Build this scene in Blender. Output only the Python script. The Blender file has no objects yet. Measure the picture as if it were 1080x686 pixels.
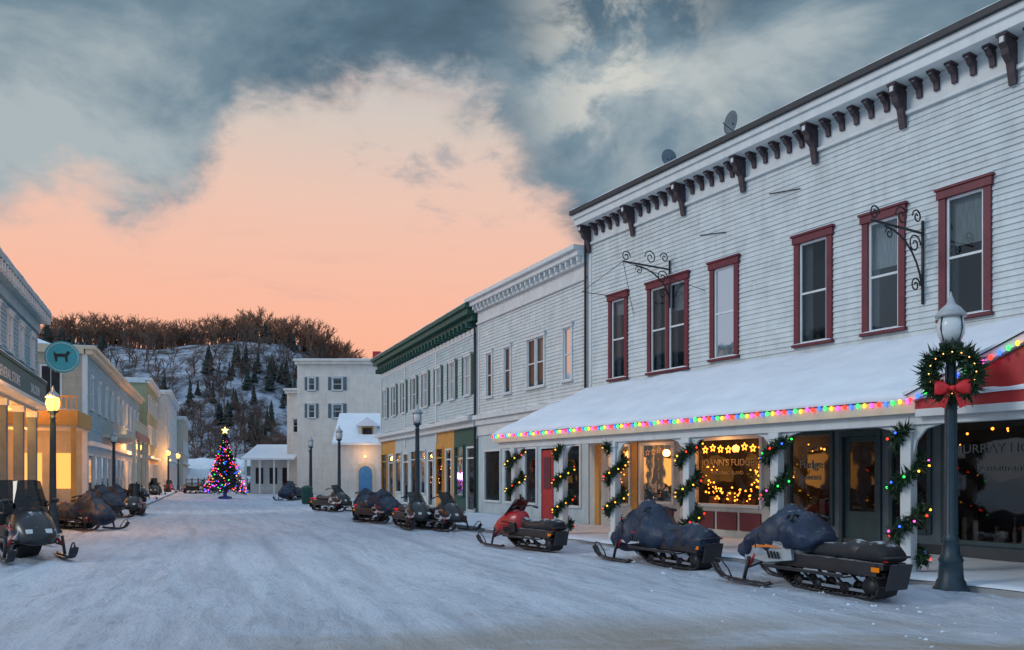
import bpy, math, random
from mathutils import Vector, Matrix, noise
R = random.Random(11)
scn = bpy.context.scene
rad = math.radians

# ------------------------------------------------------------------ materials
def nt_new(name):
    m = bpy.data.materials.new(name); m.use_nodes = True
    nt = m.node_tree
    for n in list(nt.nodes): nt.nodes.remove(n)
    out = nt.nodes.new('ShaderNodeOutputMaterial')
    return m, nt, out
MC = {}
def pmat(name, c, rough=.6, var=.12, scale=3, metal=0, bump=0, bscale=30, dust=0, emit=0, st=(1,1,1), dirt=0):
    if name in MC: return MC[name]
    m, nt, out = nt_new(name); L = nt.links
    b = nt.nodes.new('ShaderNodeBsdfPrincipled'); L.new(b.outputs[0], out.inputs[0])
    tc = nt.nodes.new('ShaderNodeTexCoord'); mp = nt.nodes.new('ShaderNodeMapping'); mp.inputs['Scale'].default_value = st
    L.new(tc.outputs['Object'], mp.inputs[0])
    n = nt.nodes.new('ShaderNodeTexNoise'); n.inputs['Scale'].default_value = scale; n.inputs['Detail'].default_value = 5
    L.new(mp.outputs[0], n.inputs['Vector'])
    r = nt.nodes.new('ShaderNodeValToRGB'); e = r.color_ramp.elements
    e[0].position = .3; e[1].position = .7
    e[0].color = tuple(max(0, x*(1-var)) for x in c)+(1,); e[1].color = tuple(min(1, x*(1+var)) for x in c)+(1,)
    L.new(n.outputs[0], r.inputs[0]); col = r.outputs[0]
    if dirt:
        n3 = nt.nodes.new('ShaderNodeTexNoise'); n3.inputs['Scale'].default_value = 1.3; n3.inputs['Detail'].default_value = 8; n3.inputs['Roughness'].default_value = .7
        mp3 = nt.nodes.new('ShaderNodeMapping'); mp3.inputs['Scale'].default_value = (3, 3, .5)
        L.new(tc.outputs['Object'], mp3.inputs[0]); L.new(mp3.outputs[0], n3.inputs['Vector'])
        mr = nt.nodes.new('ShaderNodeMapRange'); mr.inputs[1].default_value = .47; mr.inputs[2].default_value = .78; mr.inputs[4].default_value = dirt
        L.new(n3.outputs[0], mr.inputs[0])
        mx = nt.nodes.new('ShaderNodeMixRGB'); mx.inputs[2].default_value = (c[0]*.45, c[1]*.45, c[2]*.42, 1)
        L.new(mr.outputs[0], mx.inputs[0]); L.new(col, mx.inputs[1]); col = mx.outputs[0]
    if dust:
        g = nt.nodes.new('ShaderNodeNewGeometry'); s = nt.nodes.new('ShaderNodeSeparateXYZ'); L.new(g.outputs['Normal'], s.inputs[0])
        n2 = nt.nodes.new('ShaderNodeTexNoise'); n2.inputs['Scale'].default_value = 9; n2.inputs['Detail'].default_value = 8
        L.new(tc.outputs['Object'], n2.inputs['Vector'])
        a = nt.nodes.new('ShaderNodeMath'); a.operation = 'MULTIPLY_ADD'; a.inputs[1].default_value = 1.0
        L.new(s.outputs[2], a.inputs[0]); L.new(n2.outputs[0], a.inputs[2])
        mr = nt.nodes.new('ShaderNodeMapRange'); mr.inputs[1].default_value = 1.62-.45*dust; mr.inputs[2].default_value = 1.85-.4*dust
        L.new(a.outputs[0], mr.inputs[0])
        mx = nt.nodes.new('ShaderNodeMixRGB'); mx.inputs[2].default_value = (.68, .72, .77, 1)
        L.new(mr.outputs[0], mx.inputs[0]); L.new(col, mx.inputs[1]); col = mx.outputs[0]
    L.new(col, b.inputs['Base Color'])
    b.inputs['Roughness'].default_value = rough; b.inputs['Metallic'].default_value = metal
    if emit:
        L.new(col, b.inputs['Emission Color']); b.inputs['Emission Strength'].default_value = emit
    if bump:
        n4 = nt.nodes.new('ShaderNodeTexNoise'); n4.inputs['Scale'].default_value = bscale; n4.inputs['Detail'].default_value = 6
        L.new(mp.outputs[0], n4.inputs['Vector'])
        bp = nt.nodes.new('ShaderNodeBump'); bp.inputs['Strength'].default_value = bump; bp.inputs['Distance'].default_value = .03
        L.new(n4.outputs[0], bp.inputs['Height']); L.new(bp.outputs[0], b.inputs['Normal'])
    MC[name] = m; return m
def emat(name, c, s):
    if name in MC: return MC[name]
    m, nt, out = nt_new(name)
    e = nt.nodes.new('ShaderNodeEmission'); e.inputs[0].default_value = c+(1,); e.inputs[1].default_value = s
    nt.links.new(e.outputs[0], out.inputs[0]); MC[name] = m; return m
def glassmat(name, tint=(.55, .6, .62), base=.07, k=1.4):
    if name in MC: return MC[name]
    m, nt, out = nt_new(name); L = nt.links
    t = nt.nodes.new('ShaderNodeBsdfTransparent'); t.inputs[0].default_value = tint+(1,)
    g = nt.nodes.new('ShaderNodeBsdfGlossy'); g.inputs['Roughness'].default_value = .03
    f = nt.nodes.new('ShaderNodeFresnel'); f.inputs[0].default_value = 1.5
    a = nt.nodes.new('ShaderNodeMath'); a.operation = 'MULTIPLY_ADD'; a.inputs[1].default_value = k; a.inputs[2].default_value = base; a.use_clamp = True
    tc = nt.nodes.new('ShaderNodeTexCoord'); n = nt.nodes.new('ShaderNodeTexNoise'); n.inputs['Scale'].default_value = 1.2
    L.new(tc.outputs['Object'], n.inputs['Vector'])
    bp = nt.nodes.new('ShaderNodeBump'); bp.inputs['Strength'].default_value = .12; bp.inputs['Distance'].default_value = .05
    L.new(n.outputs[0], bp.inputs['Height']); L.new(bp.outputs[0], g.inputs['Normal'])
    L.new(f.outputs[0], a.inputs[0])
    x = nt.nodes.new('ShaderNodeMixShader'); L.new(a.outputs[0], x.inputs[0]); L.new(t.outputs[0], x.inputs[1]); L.new(g.outputs[0], x.inputs[2])
    L.new(x.outputs[0], out.inputs[0]); MC[name] = m; return m

WHITE = pmat('white_paint', (.57, .62, .625), .6, .10, 2.5, bump=.3, bscale=18, dirt=.4, st=(1, 1, 1))
WARMW = pmat('warm_white_paint', (.68, .65, .59), .6, .08, 1.5, dirt=.35)
WTRIM = pmat('white_trim', (.62, .66, .665), .5, .06, 3, dirt=.3)
CREAM = pmat('cream_trim', (.66, .55, .40), .55, .08, 3, dirt=.3)
PALE = pmat('pale_siding', (.46, .56, .59), .6, .1, 2, dirt=.45)
MAROON = pmat('maroon_paint', (.125, .012, .024), .5, .2, 5, dirt=.3)
DKRED = pmat('dark_red_panel', (.12, .02, .035), .5, .15, 4)
RED = pmat('red_paint', (.40, .025, .025), .5, .12, 4)
BROWN = pmat('bracket_brown', (.055, .038, .046), .6, .35, 8, dust=.35)
BLACK = pmat('black_iron', (.015, .017, .02), .5, .3, 8)
RUBBER = pmat('rubber', (.014, .014, .016), .75, .3, 8, dust=.45)
ROOFD = pmat('dark_roof_edge', (.03, .032, .035), .6, .2, 5)
GREEN = pmat('green_paint', (.015, .085, .065), .55, .15, 4, dirt=.2)
NAVY = pmat('lamp_post_paint', (.012, .035, .05), .4, .2, 8, bump=.2, bscale=60)
SNOW = pmat('snow', (.66, .735, .82), .85, .08, 2, bump=.6, bscale=9)
SNOWR = pmat('roof_snow', (.72, .775, .84), .85, .05, 1.5, bump=.4, bscale=6)
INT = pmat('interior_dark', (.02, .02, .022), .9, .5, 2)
CURT = pmat('curtain', (.38, .42, .42), .9, .3, 9, st=(6, 6, .3))
GLASS = glassmat('window_glass', (.6, .65, .68), .04, .9)
SHOPG = glassmat('shop_glass', (.75, .8, .8), .03, .9)
LEAF = pmat('garland_green', (.016, .05, .018), .7, .5, 20, dust=.15)
BARK = pmat('bark', (.10, .07, .055), .9, .3, 6)
OCHRE = pmat('ochre_paint', (.55, .28, .06), .6, .12, 3, dirt=.3)
BEIGE = pmat('beige_siding', (.46, .45, .38), .6, .1, 2, dirt=.4)
YELLOW = pmat('cream_siding', (.42, .39, .30), .6, .1, 2, dirt=.4)
OLIVE = pmat('olive_siding', (.33, .34, .20), .6, .1, 2, dirt=.3)
TEAL = pmat('teal_sign', (.012, .11, .12), .5, .1, 3)
GREYP = pmat('grey_paint', (.12, .16, .185), .6, .15, 3, dirt=.4)
BLUEW = pmat('blue_siding', (.25, .40, .46), .6, .1, 2, dirt=.4)
SIGNB = pmat('sign_blue', (.06, .42, .46), .5, .08, 4)
CH = pmat('chrome', (.45, .47, .5), .3, .1, 5, metal=.9)
bulbc = {'red': (1, .03, .015), 'blue': (.03, .10, 1), 'green': (.03, .85, .10), 'amber': (1, .42, .03), 'pink': (.9, .06, .5)}
BULB = {k: emat('bulb_'+k, v, 4.0) for k, v in bulbc.items()}
WARM = emat('warm_bulb', (1, .42, .10), 8)
ORNG = emat('orange_star_bulb', (1, .24, .02), 8)
LITI = emat('lit_shop_interior', (1, .42, .10), 1.6)

# ------------------------------------------------------------------ geometry
class Part:
    def __init__(s, name, mat, smooth=False, bevel=0):
        s.name, s.mat, s.smooth, s.bevel = name, mat, smooth, bevel; s.v = []; s.f = []
    def add(s, vs, fs):
        o = len(s.v); s.v += [tuple(q) for q in vs]; s.f += [tuple(i+o for i in f) for f in fs]
    def quad(s, *p): s.add(p, [tuple(range(len(p)))])
    def box(s, x0, x1, y0, y1, z0, z1):
        s.add([(x0, y0, z0), (x1, y0, z0), (x1, y1, z0), (x0, y1, z0), (x0, y0, z1), (x1, y0, z1), (x1, y1, z1), (x0, y1, z1)],
              [(0, 3, 2, 1), (4, 5, 6, 7), (0, 1, 5, 4), (1, 2, 6, 5), (2, 3, 7, 6), (3, 0, 4, 7)])
    def obox(s, c, ax, ay, az, d):
        c = Vector(c); vs = []
        for k in (-1, 1):
            for i, j in ((-1, -1), (1, -1), (1, 1), (-1, 1)):
                vs.append(c+ax*(i*d[0]/2)+ay*(j*d[1]/2)+az*(k*d[2]/2))
        s.add(vs, [(0, 3, 2, 1), (4, 5, 6, 7), (0, 1, 5, 4), (1, 2, 6, 5), (2, 3, 7, 6), (3, 0, 4, 7)])
    def tube(s, pts, r, n=6, r1=None, cap=True):
        pts = [Vector(p) for p in pts]; N = len(pts); vs = []; fs = []
        if r1 is None: r1 = r
        up = Vector((0, 0, 1))
        for i, p in enumerate(pts):
            d = (pts[min(i+1, N-1)]-pts[max(i-1, 0)])
            if d.length < 1e-9: d = Vector((0, 0, 1))
            d.normalize()
            a = d.cross(up if abs(d.z) < .9 else Vector((1, 0, 0))); a.normalize(); b = d.cross(a)
            rr = r+(r1-r)*i/max(1, N-1)
            for k in range(n):
                t = 2*math.pi*k/n; vs.append(p+a*(rr*math.cos(t))+b*(rr*math.sin(t)))
        for i in range(N-1):
            for k in range(n):
                fs.append((i*n+k, i*n+(k+1) % n, (i+1)*n+(k+1) % n, (i+1)*n+k))
        if cap: fs.append(tuple(range(n))[::-1]); fs.append(tuple((N-1)*n+k for k in range(n)))
        s.add(vs, fs)
    def lathe(s, c, prof, n=16):
        vs = []; fs = []
        for r, z in prof:
            for k in range(n):
                t = 2*math.pi*k/n; vs.append((c[0]+r*math.cos(t), c[1]+r*math.sin(t), c[2]+z))
        for i in range(len(prof)-1):
            for k in range(n): fs.append((i*n+k, i*n+(k+1) % n, (i+1)*n+(k+1) % n, (i+1)*n+k))
        fs.append(tuple(range(n))[::-1]); fs.append(tuple((len(prof)-1)*n+k for k in range(n)))
        s.add(vs, fs)
    def ball(s, c, r, n=6, m=4, sz=1):
        vs = [(c[0], c[1], c[2]-r*sz)]; fs = []
        for i in range(1, m):
            ph = math.pi*i/m
            for k in range(n):
                t = 2*math.pi*k/n
                vs.append((c[0]+r*math.sin(ph)*math.cos(t), c[1]+r*math.sin(ph)*math.sin(t), c[2]-r*sz*math.cos(ph)))
        vs.append((c[0], c[1], c[2]+r*sz)); top = len(vs)-1
        for k in range(n): fs.append((0, 1+(k+1) % n, 1+k)); fs.append((top, 1+(m-2)*n+k, 1+(m-2)*n+(k+1) % n))
        for i in range(m-2):
            for k in range(n): a = 1+i*n; fs.append((a+k, a+(k+1) % n, a+n+(k+1) % n, a+n+k))
        s.add(vs, fs)
    def loft(s, rings):
        n = len(rings[0]); vs = [p for r in rings for p in r]; fs = []
        for i in range(len(rings)-1):
            for k in range(n): fs.append((i*n+k, i*n+(k+1) % n, (i+1)*n+(k+1) % n, (i+1)*n+k))
        fs.append(tuple(range(n))[::-1]); fs.append(tuple((len(rings)-1)*n+k for k in range(n)))
        s.add(vs, fs)
    def ext(s, poly, x0, x1):            # poly in (y,z) extruded along x
        n = len(poly); vs = [(x0, y, z) for y, z in poly]+[(x1, y, z) for y, z in poly]
        fs = [tuple(range(n)), tuple(range(n, 2*n))[::-1]]+[(k, (k+1) % n, n+(k+1) % n, n+k) for k in range(n)]
        s.add(vs, fs)
    def exty(s, poly, y0, y1):           # poly in (x,z) extruded along y
        n = len(poly); vs = [(x, y0, z) for x, z in poly]+[(x, y1, z) for x, z in poly]
        fs = [tuple(range(n)), tuple(range(n, 2*n))[::-1]]+[(k, (k+1) % n, n+(k+1) % n, n+k) for k in range(n)]
        s.add(vs, fs)
    def needles(s, c, r, n, size, flat=1):
        for i in range(n):
            d = Vector((R.gauss(0, 1), R.gauss(0, 1), R.gauss(0, 1)*flat)); d.normalize()
            p = Vector(c)+d*(r*R.random())
            d2 = Vector((R.gauss(0, 1), R.gauss(0, 1), R.gauss(0, 1))); d2.normalize(); w = d.cross(d2)*size*.22
            s.add([p-w, p+w, p+(d+d2*.6)*size], [(0, 1, 2)])

class Asm:
    def __init__(s, name, loc=(0, 0, 0), rz=0, sc=1):
        e = bpy.data.objects.new(name, None); e.empty_display_size = .3
        e.location = loc; e.rotation_euler = (0, 0, rz); e.scale = (sc,)*3
        scn.collection.objects.link(e); s.e = e; s.parts = {}; s.kids = []
    def p(s, name, mat, smooth=False, bevel=0):
        k = name
        if k not in s.parts: s.parts[k] = Part(name, mat, smooth, bevel)
        return s.parts[k]
    def done(s):
        import bmesh
        for P in s.parts.values():
            if not P.v: continue
            me = bpy.data.meshes.new(P.name); me.from_pydata(P.v, [], P.f); me.update()
            bm = bmesh.new(); bm.from_mesh(me); bmesh.ops.recalc_face_normals(bm, faces=bm.faces[:]); bm.to_mesh(me); bm.free()
            if P.smooth: me.polygons.foreach_set('use_smooth', [True]*len(me.polygons))
            me.materials.append(P.mat)
            o = bpy.data.objects.new(P.name, me); scn.collection.objects.link(o); o.parent = s.e
            if P.bevel:
                b = o.modifiers.new('b', 'BEVEL'); b.width = P.bevel; b.segments = 2; b.limit_method = 'ANGLE'
            s.kids.append(o)
        return s
    def text(s, body, size, loc, rot, mat, name='lettering', ext=.004):
        c = bpy.data.curves.new(name, 'FONT'); c.body = body; c.size = size; c.align_x = 'CENTER'; c.align_y = 'CENTER'; c.extrude = ext
        o = bpy.data.objects.new(name, c); o.location = loc; o.rotation_euler = rot; c.materials.append(mat)
        scn.collection.objects.link(o); o.parent = s.e; return o
    def light(s, loc, col, pw, rd=.12):
        l = bpy.data.lights.new('lamp_light', 'POINT'); l.color = col; l.energy = pw; l.shadow_soft_size = rd
        o = bpy.data.objects.new('lamp_light', l); o.location = loc; scn.collection.objects.link(o); o.parent = s.e
def dup(asm, name, loc, rz, sc=1):
    e = bpy.data.objects.new(name, None); e.location = loc; e.rotation_euler = (0, 0, rz); e.scale = (sc,)*3; scn.collection.objects.link(e)
    for k in asm.kids:
        o = bpy.data.objects.new(k.name.split('.')[0], k.data); o.parent = e; scn.collection.objects.link(o)
        for md in k.modifiers:
            b = o.modifiers.new('b', 'BEVEL'); b.width = md.width; b.segments = 2; b.limit_method = 'ANGLE'

def siding(P, x0, x1, z0, z1, ops, board=.125, y=0., lip=.03):
    z = z0
    while z < z1-1e-4:
        zt = min(z+board, z1); zc = (z+zt)/2; iv = [(x0, x1)]
        for (a, b, c, d) in ops:
            if c < zc < d:
                nv = []
                for (p, q) in iv:
                    if b <= p or a >= q: nv.append((p, q)); continue
                    if a > p: nv.append((p, a))
                    if b < q: nv.append((b, q))
                iv = nv
        for (p, q) in iv:
            xs = [p]
            while q-xs[-1] > 5: xs.append(xs[-1]+R.uniform(2.5, 4.8))
            xs.append(q)
            for a, b in zip(xs[:-1], xs[1:]):
                l = lip+R.uniform(-.007, .006); l2 = l+R.uniform(-.004, .004)
                P.add([(a, y-l, z), (b, y-l2, z), (b, y-.003, zt), (a, y-.003, zt), (a, y, z), (b, y, z)], [(0, 1, 2, 3), (4, 5, 1, 0)])
        z = zt
def snow_slab(P, A, B, C, D, t, nu=40, nv=10, seed=0, rag=.03):
    """A-B back edge, D-C front edge; lumpy thickness t"""
    A, B, C, D = map(Vector, (A, B, C, D)); top = []; bot = []
    nrm = (B-A).cross(D-A); nrm.normalize()
    if nrm.z < 0: nrm = -nrm
    for j in range(nv+1):
        for i in range(nu+1):
            u, v = i/nu, j/nv
            p = A.lerp(B, u).lerp(D.lerp(C, u), v)
            e = min(1, min(u*nu, (1-u)*nu, v*nv, (1-v)*nv)/1.2)
            h = t*(.45+.55*e)*(1+.5*noise.noise(p*.9+Vector((seed, 0, 0))))+.25*t*noise.noise(p*3.1)
            if v == 1: p = p+(D-A).normalized()*rag*(noise.noise(p*2.3)+.4)
            top.append(p+nrm*max(h, t*.2)); bot.append(p+nrm*.002)
    n = nu+1; fs = []
    for j in range(nv):
        for i in range(nu): fs.append((j*n+i, j*n+i+1, (j+1)*n+i+1, (j+1)*n+i))
    o = len(top); rim = [i for i in range(n)]+[j*n+nu for j in range(1, nv+1)]+[nv*n+i for i in range(nu-1, -1, -1)]+[j*n for j in range(nv-1, 0, -1)]
    for a, b in zip(rim, rim[1:]+rim[:1]): fs.append((a, b, o+b, o+a))
    P.add(top+bot, fs)
def window(A, x0, x1, z0, z1, fm, fw=.11, double=False, grid=(1, 2), curtain=True, head=.04, shutters=None, glass=None, key='', proud=.07, sashw=.045):
    F = A.p('window_frames'+key, fm, bevel=.006); S = A.p('sashes', WTRIM); G = A.p('glass', glass or GLASS); C = A.p('curtains', CURT)
    F.box(x0, x0+fw, -proud, .06, z0+.06, z1-fw); F.box(x1-fw, x1, -proud, .06, z0+.06, z1-fw)
    F.box(x0-head, x1+head, -proud-.03, .06, z1-fw, z1+.02); F.box(x0-head-.03, x1+head+.03, -proud-.06, .05, z1+.02, z1+.07)
    F.box(x0-head, x1+head, -proud-.05, .06, z0, z0+.06)
    SS = A.p('sill_snow', SNOWR, True)
    snow_slab(SS, (x0, -proud+.01, z0+.06), (x1, -proud+.01, z0+.06), (x1, -proud-.05, z0+.06), (x0, -proud-.05, z0+.06), .03, 10, 2, x0, .01)
    snow_slab(SS, (x0-head-.02, -.03, z1+.07), (x1+head+.02, -.03, z1+.07), (x1+head+.02, -proud-.055, z1+.07), (x0-head-.02, -proud-.055, z1+.07), .03, 10, 2, x1, .01)
    bays = [(x0+fw, x1-fw)]
    if double:
        m = (x0+x1)/2; F.box(m-fw*.45, m+fw*.45, -proud+.01, .06, z0+.06, z1-fw); bays = [(x0+fw, m-fw*.45), (m+fw*.45, x1-fw)]
    for a, b in bays:
        c, d = z0+.06, z1-fw; w = sashw; m = (c+d)/2
        S.box(a, a+w, -.02, .05, c, d); S.box(b-w, b, -.02, .05, c, d); S.box(a+w, b-w, -.02, .05, d-w, d); S.box(a+w, b-w, -.02, .05, c, c+w*1.3)
        for k in range(1, grid[1]): zz = c+(d-c)*k/grid[1]; S.box(a+w, b-w, -.015, .045, zz-w*.5, zz+w*.5)
        for k in range(1, grid[0]): xx = a+(b-a)*k/grid[0]; S.box(xx-.012, xx+.012, -.01, .04, c+w*1.3, d-w)
        G.quad((a, .015, c), (b, .015, c), (b, .015, d), (a, .015, d))
        if curtain:
            n = 24; q = R.uniform(.15, .36)*(b-a); r = R.random()
            for (s0, s1) in ((a, a+q), (b-q, b)):
                vs = [];
                for i in range(n+1):
                    x = s0+(s1-s0)*i/n; y = .17+.025*math.sin(i*1.7)
                    vs += [(x, y, c), (x, y, d)]
                C.add(vs, [(2*i, 2*i+2, 2*i+3, 2*i+1) for i in range(n)])
            if r < .8:
                zz = d-(d-c)*R.uniform(.12, .5); C.quad((a, .13, zz), (b, .13, zz), (b, .13, d), (a, .13, d))
    if shutters:
        H = A.p('shutters', shutters); sw = (x1-x0)*.32
        for a, b in ((x0-sw-.03, x0-.03), (x1+.03, x1+sw+.03)):
            H.box(a, b, -.05, -.024, z0+.05, z1)
            z = z0+.1
            while z < z1-.1: H.box(a+.04, b-.04, -.065, -.05, z, z+.025); z += .07
def shell(A, L, D, H, mat, roofz=None, side=True, lit=False, arc=False):
    W = A.p('side_walls', mat); rz = roofz or H-.15
    W.quad((0, 0, 0), (0, D, 0), (0, D, H), (0, 0, H)) if not arc else W.quad((0, 2, 0), (0, D, 0), (0, D, H), (0, 2, H))
    W.quad((L, 0, 0), (L, D, 0), (L, D, H), (L, 0, H)) if not arc else (W.quad((L, 2, 0), (L, D, 0), (L, D, H), (L, 2, H)), W.quad((L, 0, 4.4), (L, 2, 4.4), (L, 2, H), (L, 0, H)), W.quad((0, 0, 4.4), (0, 2, 4.4), (0, 2, H), (0, 0, H)))
    W.quad((0, D, 0), (L, D, 0), (L, D, H), (0, D, H))
    A.p('roof', SNOWR).quad((0, 0, rz), (L, 0, rz), (L, D, rz), (0, D, rz))
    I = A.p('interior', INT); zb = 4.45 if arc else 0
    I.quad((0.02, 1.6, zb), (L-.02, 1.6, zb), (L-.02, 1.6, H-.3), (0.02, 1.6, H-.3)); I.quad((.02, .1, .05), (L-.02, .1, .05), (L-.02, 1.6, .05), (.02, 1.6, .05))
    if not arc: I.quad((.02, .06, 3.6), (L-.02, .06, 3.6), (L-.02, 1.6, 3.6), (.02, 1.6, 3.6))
    if lit:
        Q = A.p('lit_back_wall', LITI); n = max(1, int(L/2.6)); yo = 1.5 if not arc else 1.98
        for k in range(n):
            if R.random() < lit: Q.box(L*k/n+.4, L*(k+1)/n-.4, yo, yo+.05, 1.2, 2.7)
def flatwall(P, x0, x1, z0, z1, ops, y=0., t=.06):
    xs = sorted({x0, x1, *[o[0] for o in ops], *[o[1] for o in ops]}); zs = sorted({z0, z1, *[o[2] for o in ops], *[o[3] for o in ops]})
    xs = [x for x in xs if x0 <= x <= x1]; zs = [z for z in zs if z0 <= z <= z1]
    for a, b in zip(xs[:-1], xs[1:]):
        for c, d in zip(zs[:-1], zs[1:]):
            xm, zm = (a+b)/2, (c+d)/2
            if any(o[0] < xm < o[1] and o[2] < zm < o[3] for o in ops): continue
            P.quad((a, y, c), (b, y, c), (b, y, d), (a, y, d))
def shopwin(A, x0, x1, z0, z1, fm, key='', cols=1, transom=0, panel=None, items=True):
    F = A.p('shop_frames'+key, fm, bevel=.006); fw = .08
    F.box(x0, x0+fw, -.06, .06, z0, z1); F.box(x1-fw, x1, -.06, .06, z0, z1); F.box(x0+fw, x1-fw, -.06, .06, z1-fw, z1); F.box(x0+fw, x1-fw, -.09, .06, z0, z0+fw)
    for k in range(1, cols): x = x0+(x1-x0)*k/cols; F.box(x-.03, x+.03, -.05, .05, z0+fw, z1-fw)
    if transom: F.box(x0+fw, x1-fw, -.045, .05, z1-transom-.03, z1-transom+.03)
    A.p('shop_glass', SHOPG).quad((x0+fw, .012, z0+fw), (x1-fw, .012, z0+fw), (x1-fw, .012, z1-fw), (x0+fw, .012, z1-fw))
    if items:
        I = A.p('window_display', pmat('display_goods', (.16, .12, .11), .7, .8, 6)); 
        n = int((x1-x0)/.22)
        I.box(x0+fw, x1-fw, .25, 1.1, z0-.05, z0+.02)
        for i in range(n):
            x = x0+.2+(x1-x0-.4)*i/max(1, n-1); h = R.uniform(.1, .55); w = R.uniform(.04, .09)
            if R.random() < .5: I.box(x-w, x+w, .4, .6, z0+.02, z0+.02+h)
            else: I.lathe((x, R.uniform(.4, .8), z0+.02), [(w*.8, 0), (w, h*.4), (w*.4, h*.7), (w*.5, h)], 8)
    if panel:
        Q = A.p('panels', panel, bevel=.008); n = max(1, round((x1-x0)/.75))
        for k in range(n):
            a = x0+(x1-x0)*k/n+.05; b = x0+(x1-x0)*(k+1)/n-.05
            Q.box(a, b, -.045, -.004, .28, z0-.12)

# ------------------------------------------------------------------ main white corner shop
A = Asm('white_clapboard_shop_building', (2.46, 25.25, 0), math.atan2(-.855, .519))
L = 20.0; H = 9.7
shell(A, L, 14, H, WHITE, 9.6)
up = [(1.02, 1.92, 4.52, 7.1, 0), (2.81, 4.46, 4.52, 7.1, 1), (5.26, 6.23, 4.6, 7.12, 0), (7.93, 8.95, 4.6, 7.12, 0), (9.69, 10.66, 4.6, 7.12, 0), (11.36, 12.35, 4.62, 7.15, 0), (13.9, 14.9, 4.62, 7.15, 0), (16.3, 17.3, 4.62, 7.15, 0)]
siding(A.p('upper_clapboards', WHITE), .14, L-.14, 4.2, 8.95, [(a+.03, b-.03, c+.03, d) for a, b, c, d, _ in up], .118)
for a, b, c, d, dd in up: window(A, a, b, c, d, MAROON, .14, bool(dd), (1, 2), head=.03)
T = A.p('trim', WTRIM, bevel=.008)
T.box(0, .14, -.05, .03, 3.3, 9.0); T.box(L-.14, L, -.05, .03, 0, 9.0)
T.box(0, L, -.04, .03, 8.95, 9.45); T.box(-.04, L+.04, -.09, 0, 8.93, 9.01); T.box(-.02, L+.02, -.07, 0, 9.42, 9.5)
T.box(-.16, L+.5, -.58, 0, 9.70, 9.84); T.box(-.12, L+.45, -.52, 0, 9.5, 9.70)
C = A.p('roof_edge', ROOFD, bevel=.01); C.box(-.2, L+.56, -.66, .1, 9.84, 9.98)
Bk = A.p('cornice_brackets', BROWN); Bw = A.p('bracket_faces', WTRIM)
def bracket(x, h, d, w, z):
    Bk.ext([(-.04, z), (-d, z), (-d, z-h*.22), (-d*.8, z-h*.3), (-d*.75, z-h*.42), (-d*.42, z-h*.55), (-.04-d*.22, z-h*.78), (-.1, z-h), (-.04, z-h)], x-w/2, x+w/2)
    Bk.box(x-w*.7, x+w*.7, -d-.02, -.02, z-.045, z+.004)
    Bw.box(x-w*.28, x+w*.28, -d-.008, -d+.02, z-h*.2, z-.06)
for i in range(-0, 10):
    x = .08+i*2.11
    if x < L: bracket(x, .82, .46, .13, 9.5)
    for k in range(1, 6):
        xx = x+2.11*k/6
        if xx < L: bracket(xx, .34, .30, .10, 9.5)
snow_slab(A.p('cornice_snow', SNOWR), (-.2, .1, 9.98), (L+.5, .1, 9.98), (L+.5, -.62, 9.98), (-.2, -.62, 9.98), .05, 80, 4)
D_ = A.p('downspout', BLACK, True); D_.tube([(-.05, -.25, 9.5), (-.05, -.13, 9.1), (-.05, -.13, 4.3)], .04, 8)
for s_, z in ((4.9, 8.0), (7.2, 8.4)): D_.tube([(s_, -.045, z), (s_+.9, -.045, z-.15)], .012, 4)
I_ = A.p('iron_sign_brackets', BLACK, True)
def scroll(x, y, z, r, turns=1.5, s=1, n=28):
    return [(x, y+s*(r*(1-.8*i/n))*math.cos(turns*2*math.pi*i/n), z+(r*(1-.8*i/n))*math.sin(turns*2*math.pi*i/n)) for i in range(n+1)]
for (x, z0, z1, ln) in ((11.04, 5.05, 6.7, 1.7), (3.75, 6.3, 7.6, 1.7)):
    I_.tube([(x, -.06, z0), (x, -.06, z1)], .028, 6); I_.tube([(x, -.06, z1-.25), (x, -ln, z1-.25)], .025, 6)
    I_.tube([(x, -.06-ln*.72*(1-math.cos(t*math.pi/16)), z0+.1+(z1-z0-.4)*math.sin(t*math.pi/16)) for t in range(9)], .02, 6)
    I_.tube(scroll(x, -.33, z1-.5, .2), .016, 5); I_.tube(scroll(x, -.75, z1-.02, .2, 1.5, -1), .016, 5); I_.tube(scroll(x, -.3, z0+.35, .15), .016, 5)
    I_.tube(scroll(x, -ln+.1, z1-.1, .15), .016, 5); I_.tube(scroll(x, -.25, z1+.05, .15, 1.4, -1), .016, 5); I_.tube(scroll(x, -1.15, z1-.42, .12, 1.4, -1), .014, 5)
I_.tube([(3.75, -1.7, 7.35), (2.2, -.05, 6.4)], .008, 4); I_.tube([(3.75, -1.7, 7.35), (5.1, -.05, 6.5)], .008, 4); I_.tube([(3.75, -1.7, 7.35), (1.9, -1.7, 6.9), (1.95, -.05, 6.9)], .01, 4)
gops = [(1.0, 2.05, .75, 2.6), (2.43, 3.9, .85, 2.6), (4.67, 6.98, .85, 2.65), (7.74, 8.97, .55, 2.65), (9.15, 10.1, .14, 2.6), (10.3, 11.2, .5, 2.65), (11.4, 13.6, .35, 2.75), (13.8, 14.8, .14, 2.6), (15, 18.5, .35, 2.75)]
DG = pmat('dark_teal_trim', (.025, .06, .07), .5, .15, 4)
SW_ = A.p('storefront_wall', pmat('storefront_white', (.50, .52, .50), .6, .1, 3, dirt=.45))
flatwall(SW_, 0, 7.3, 0, 4.3, gops); flatwall(A.p('storefront_wall_dark', GREYP), 7.3, L, 0, 4.3, gops)
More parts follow.
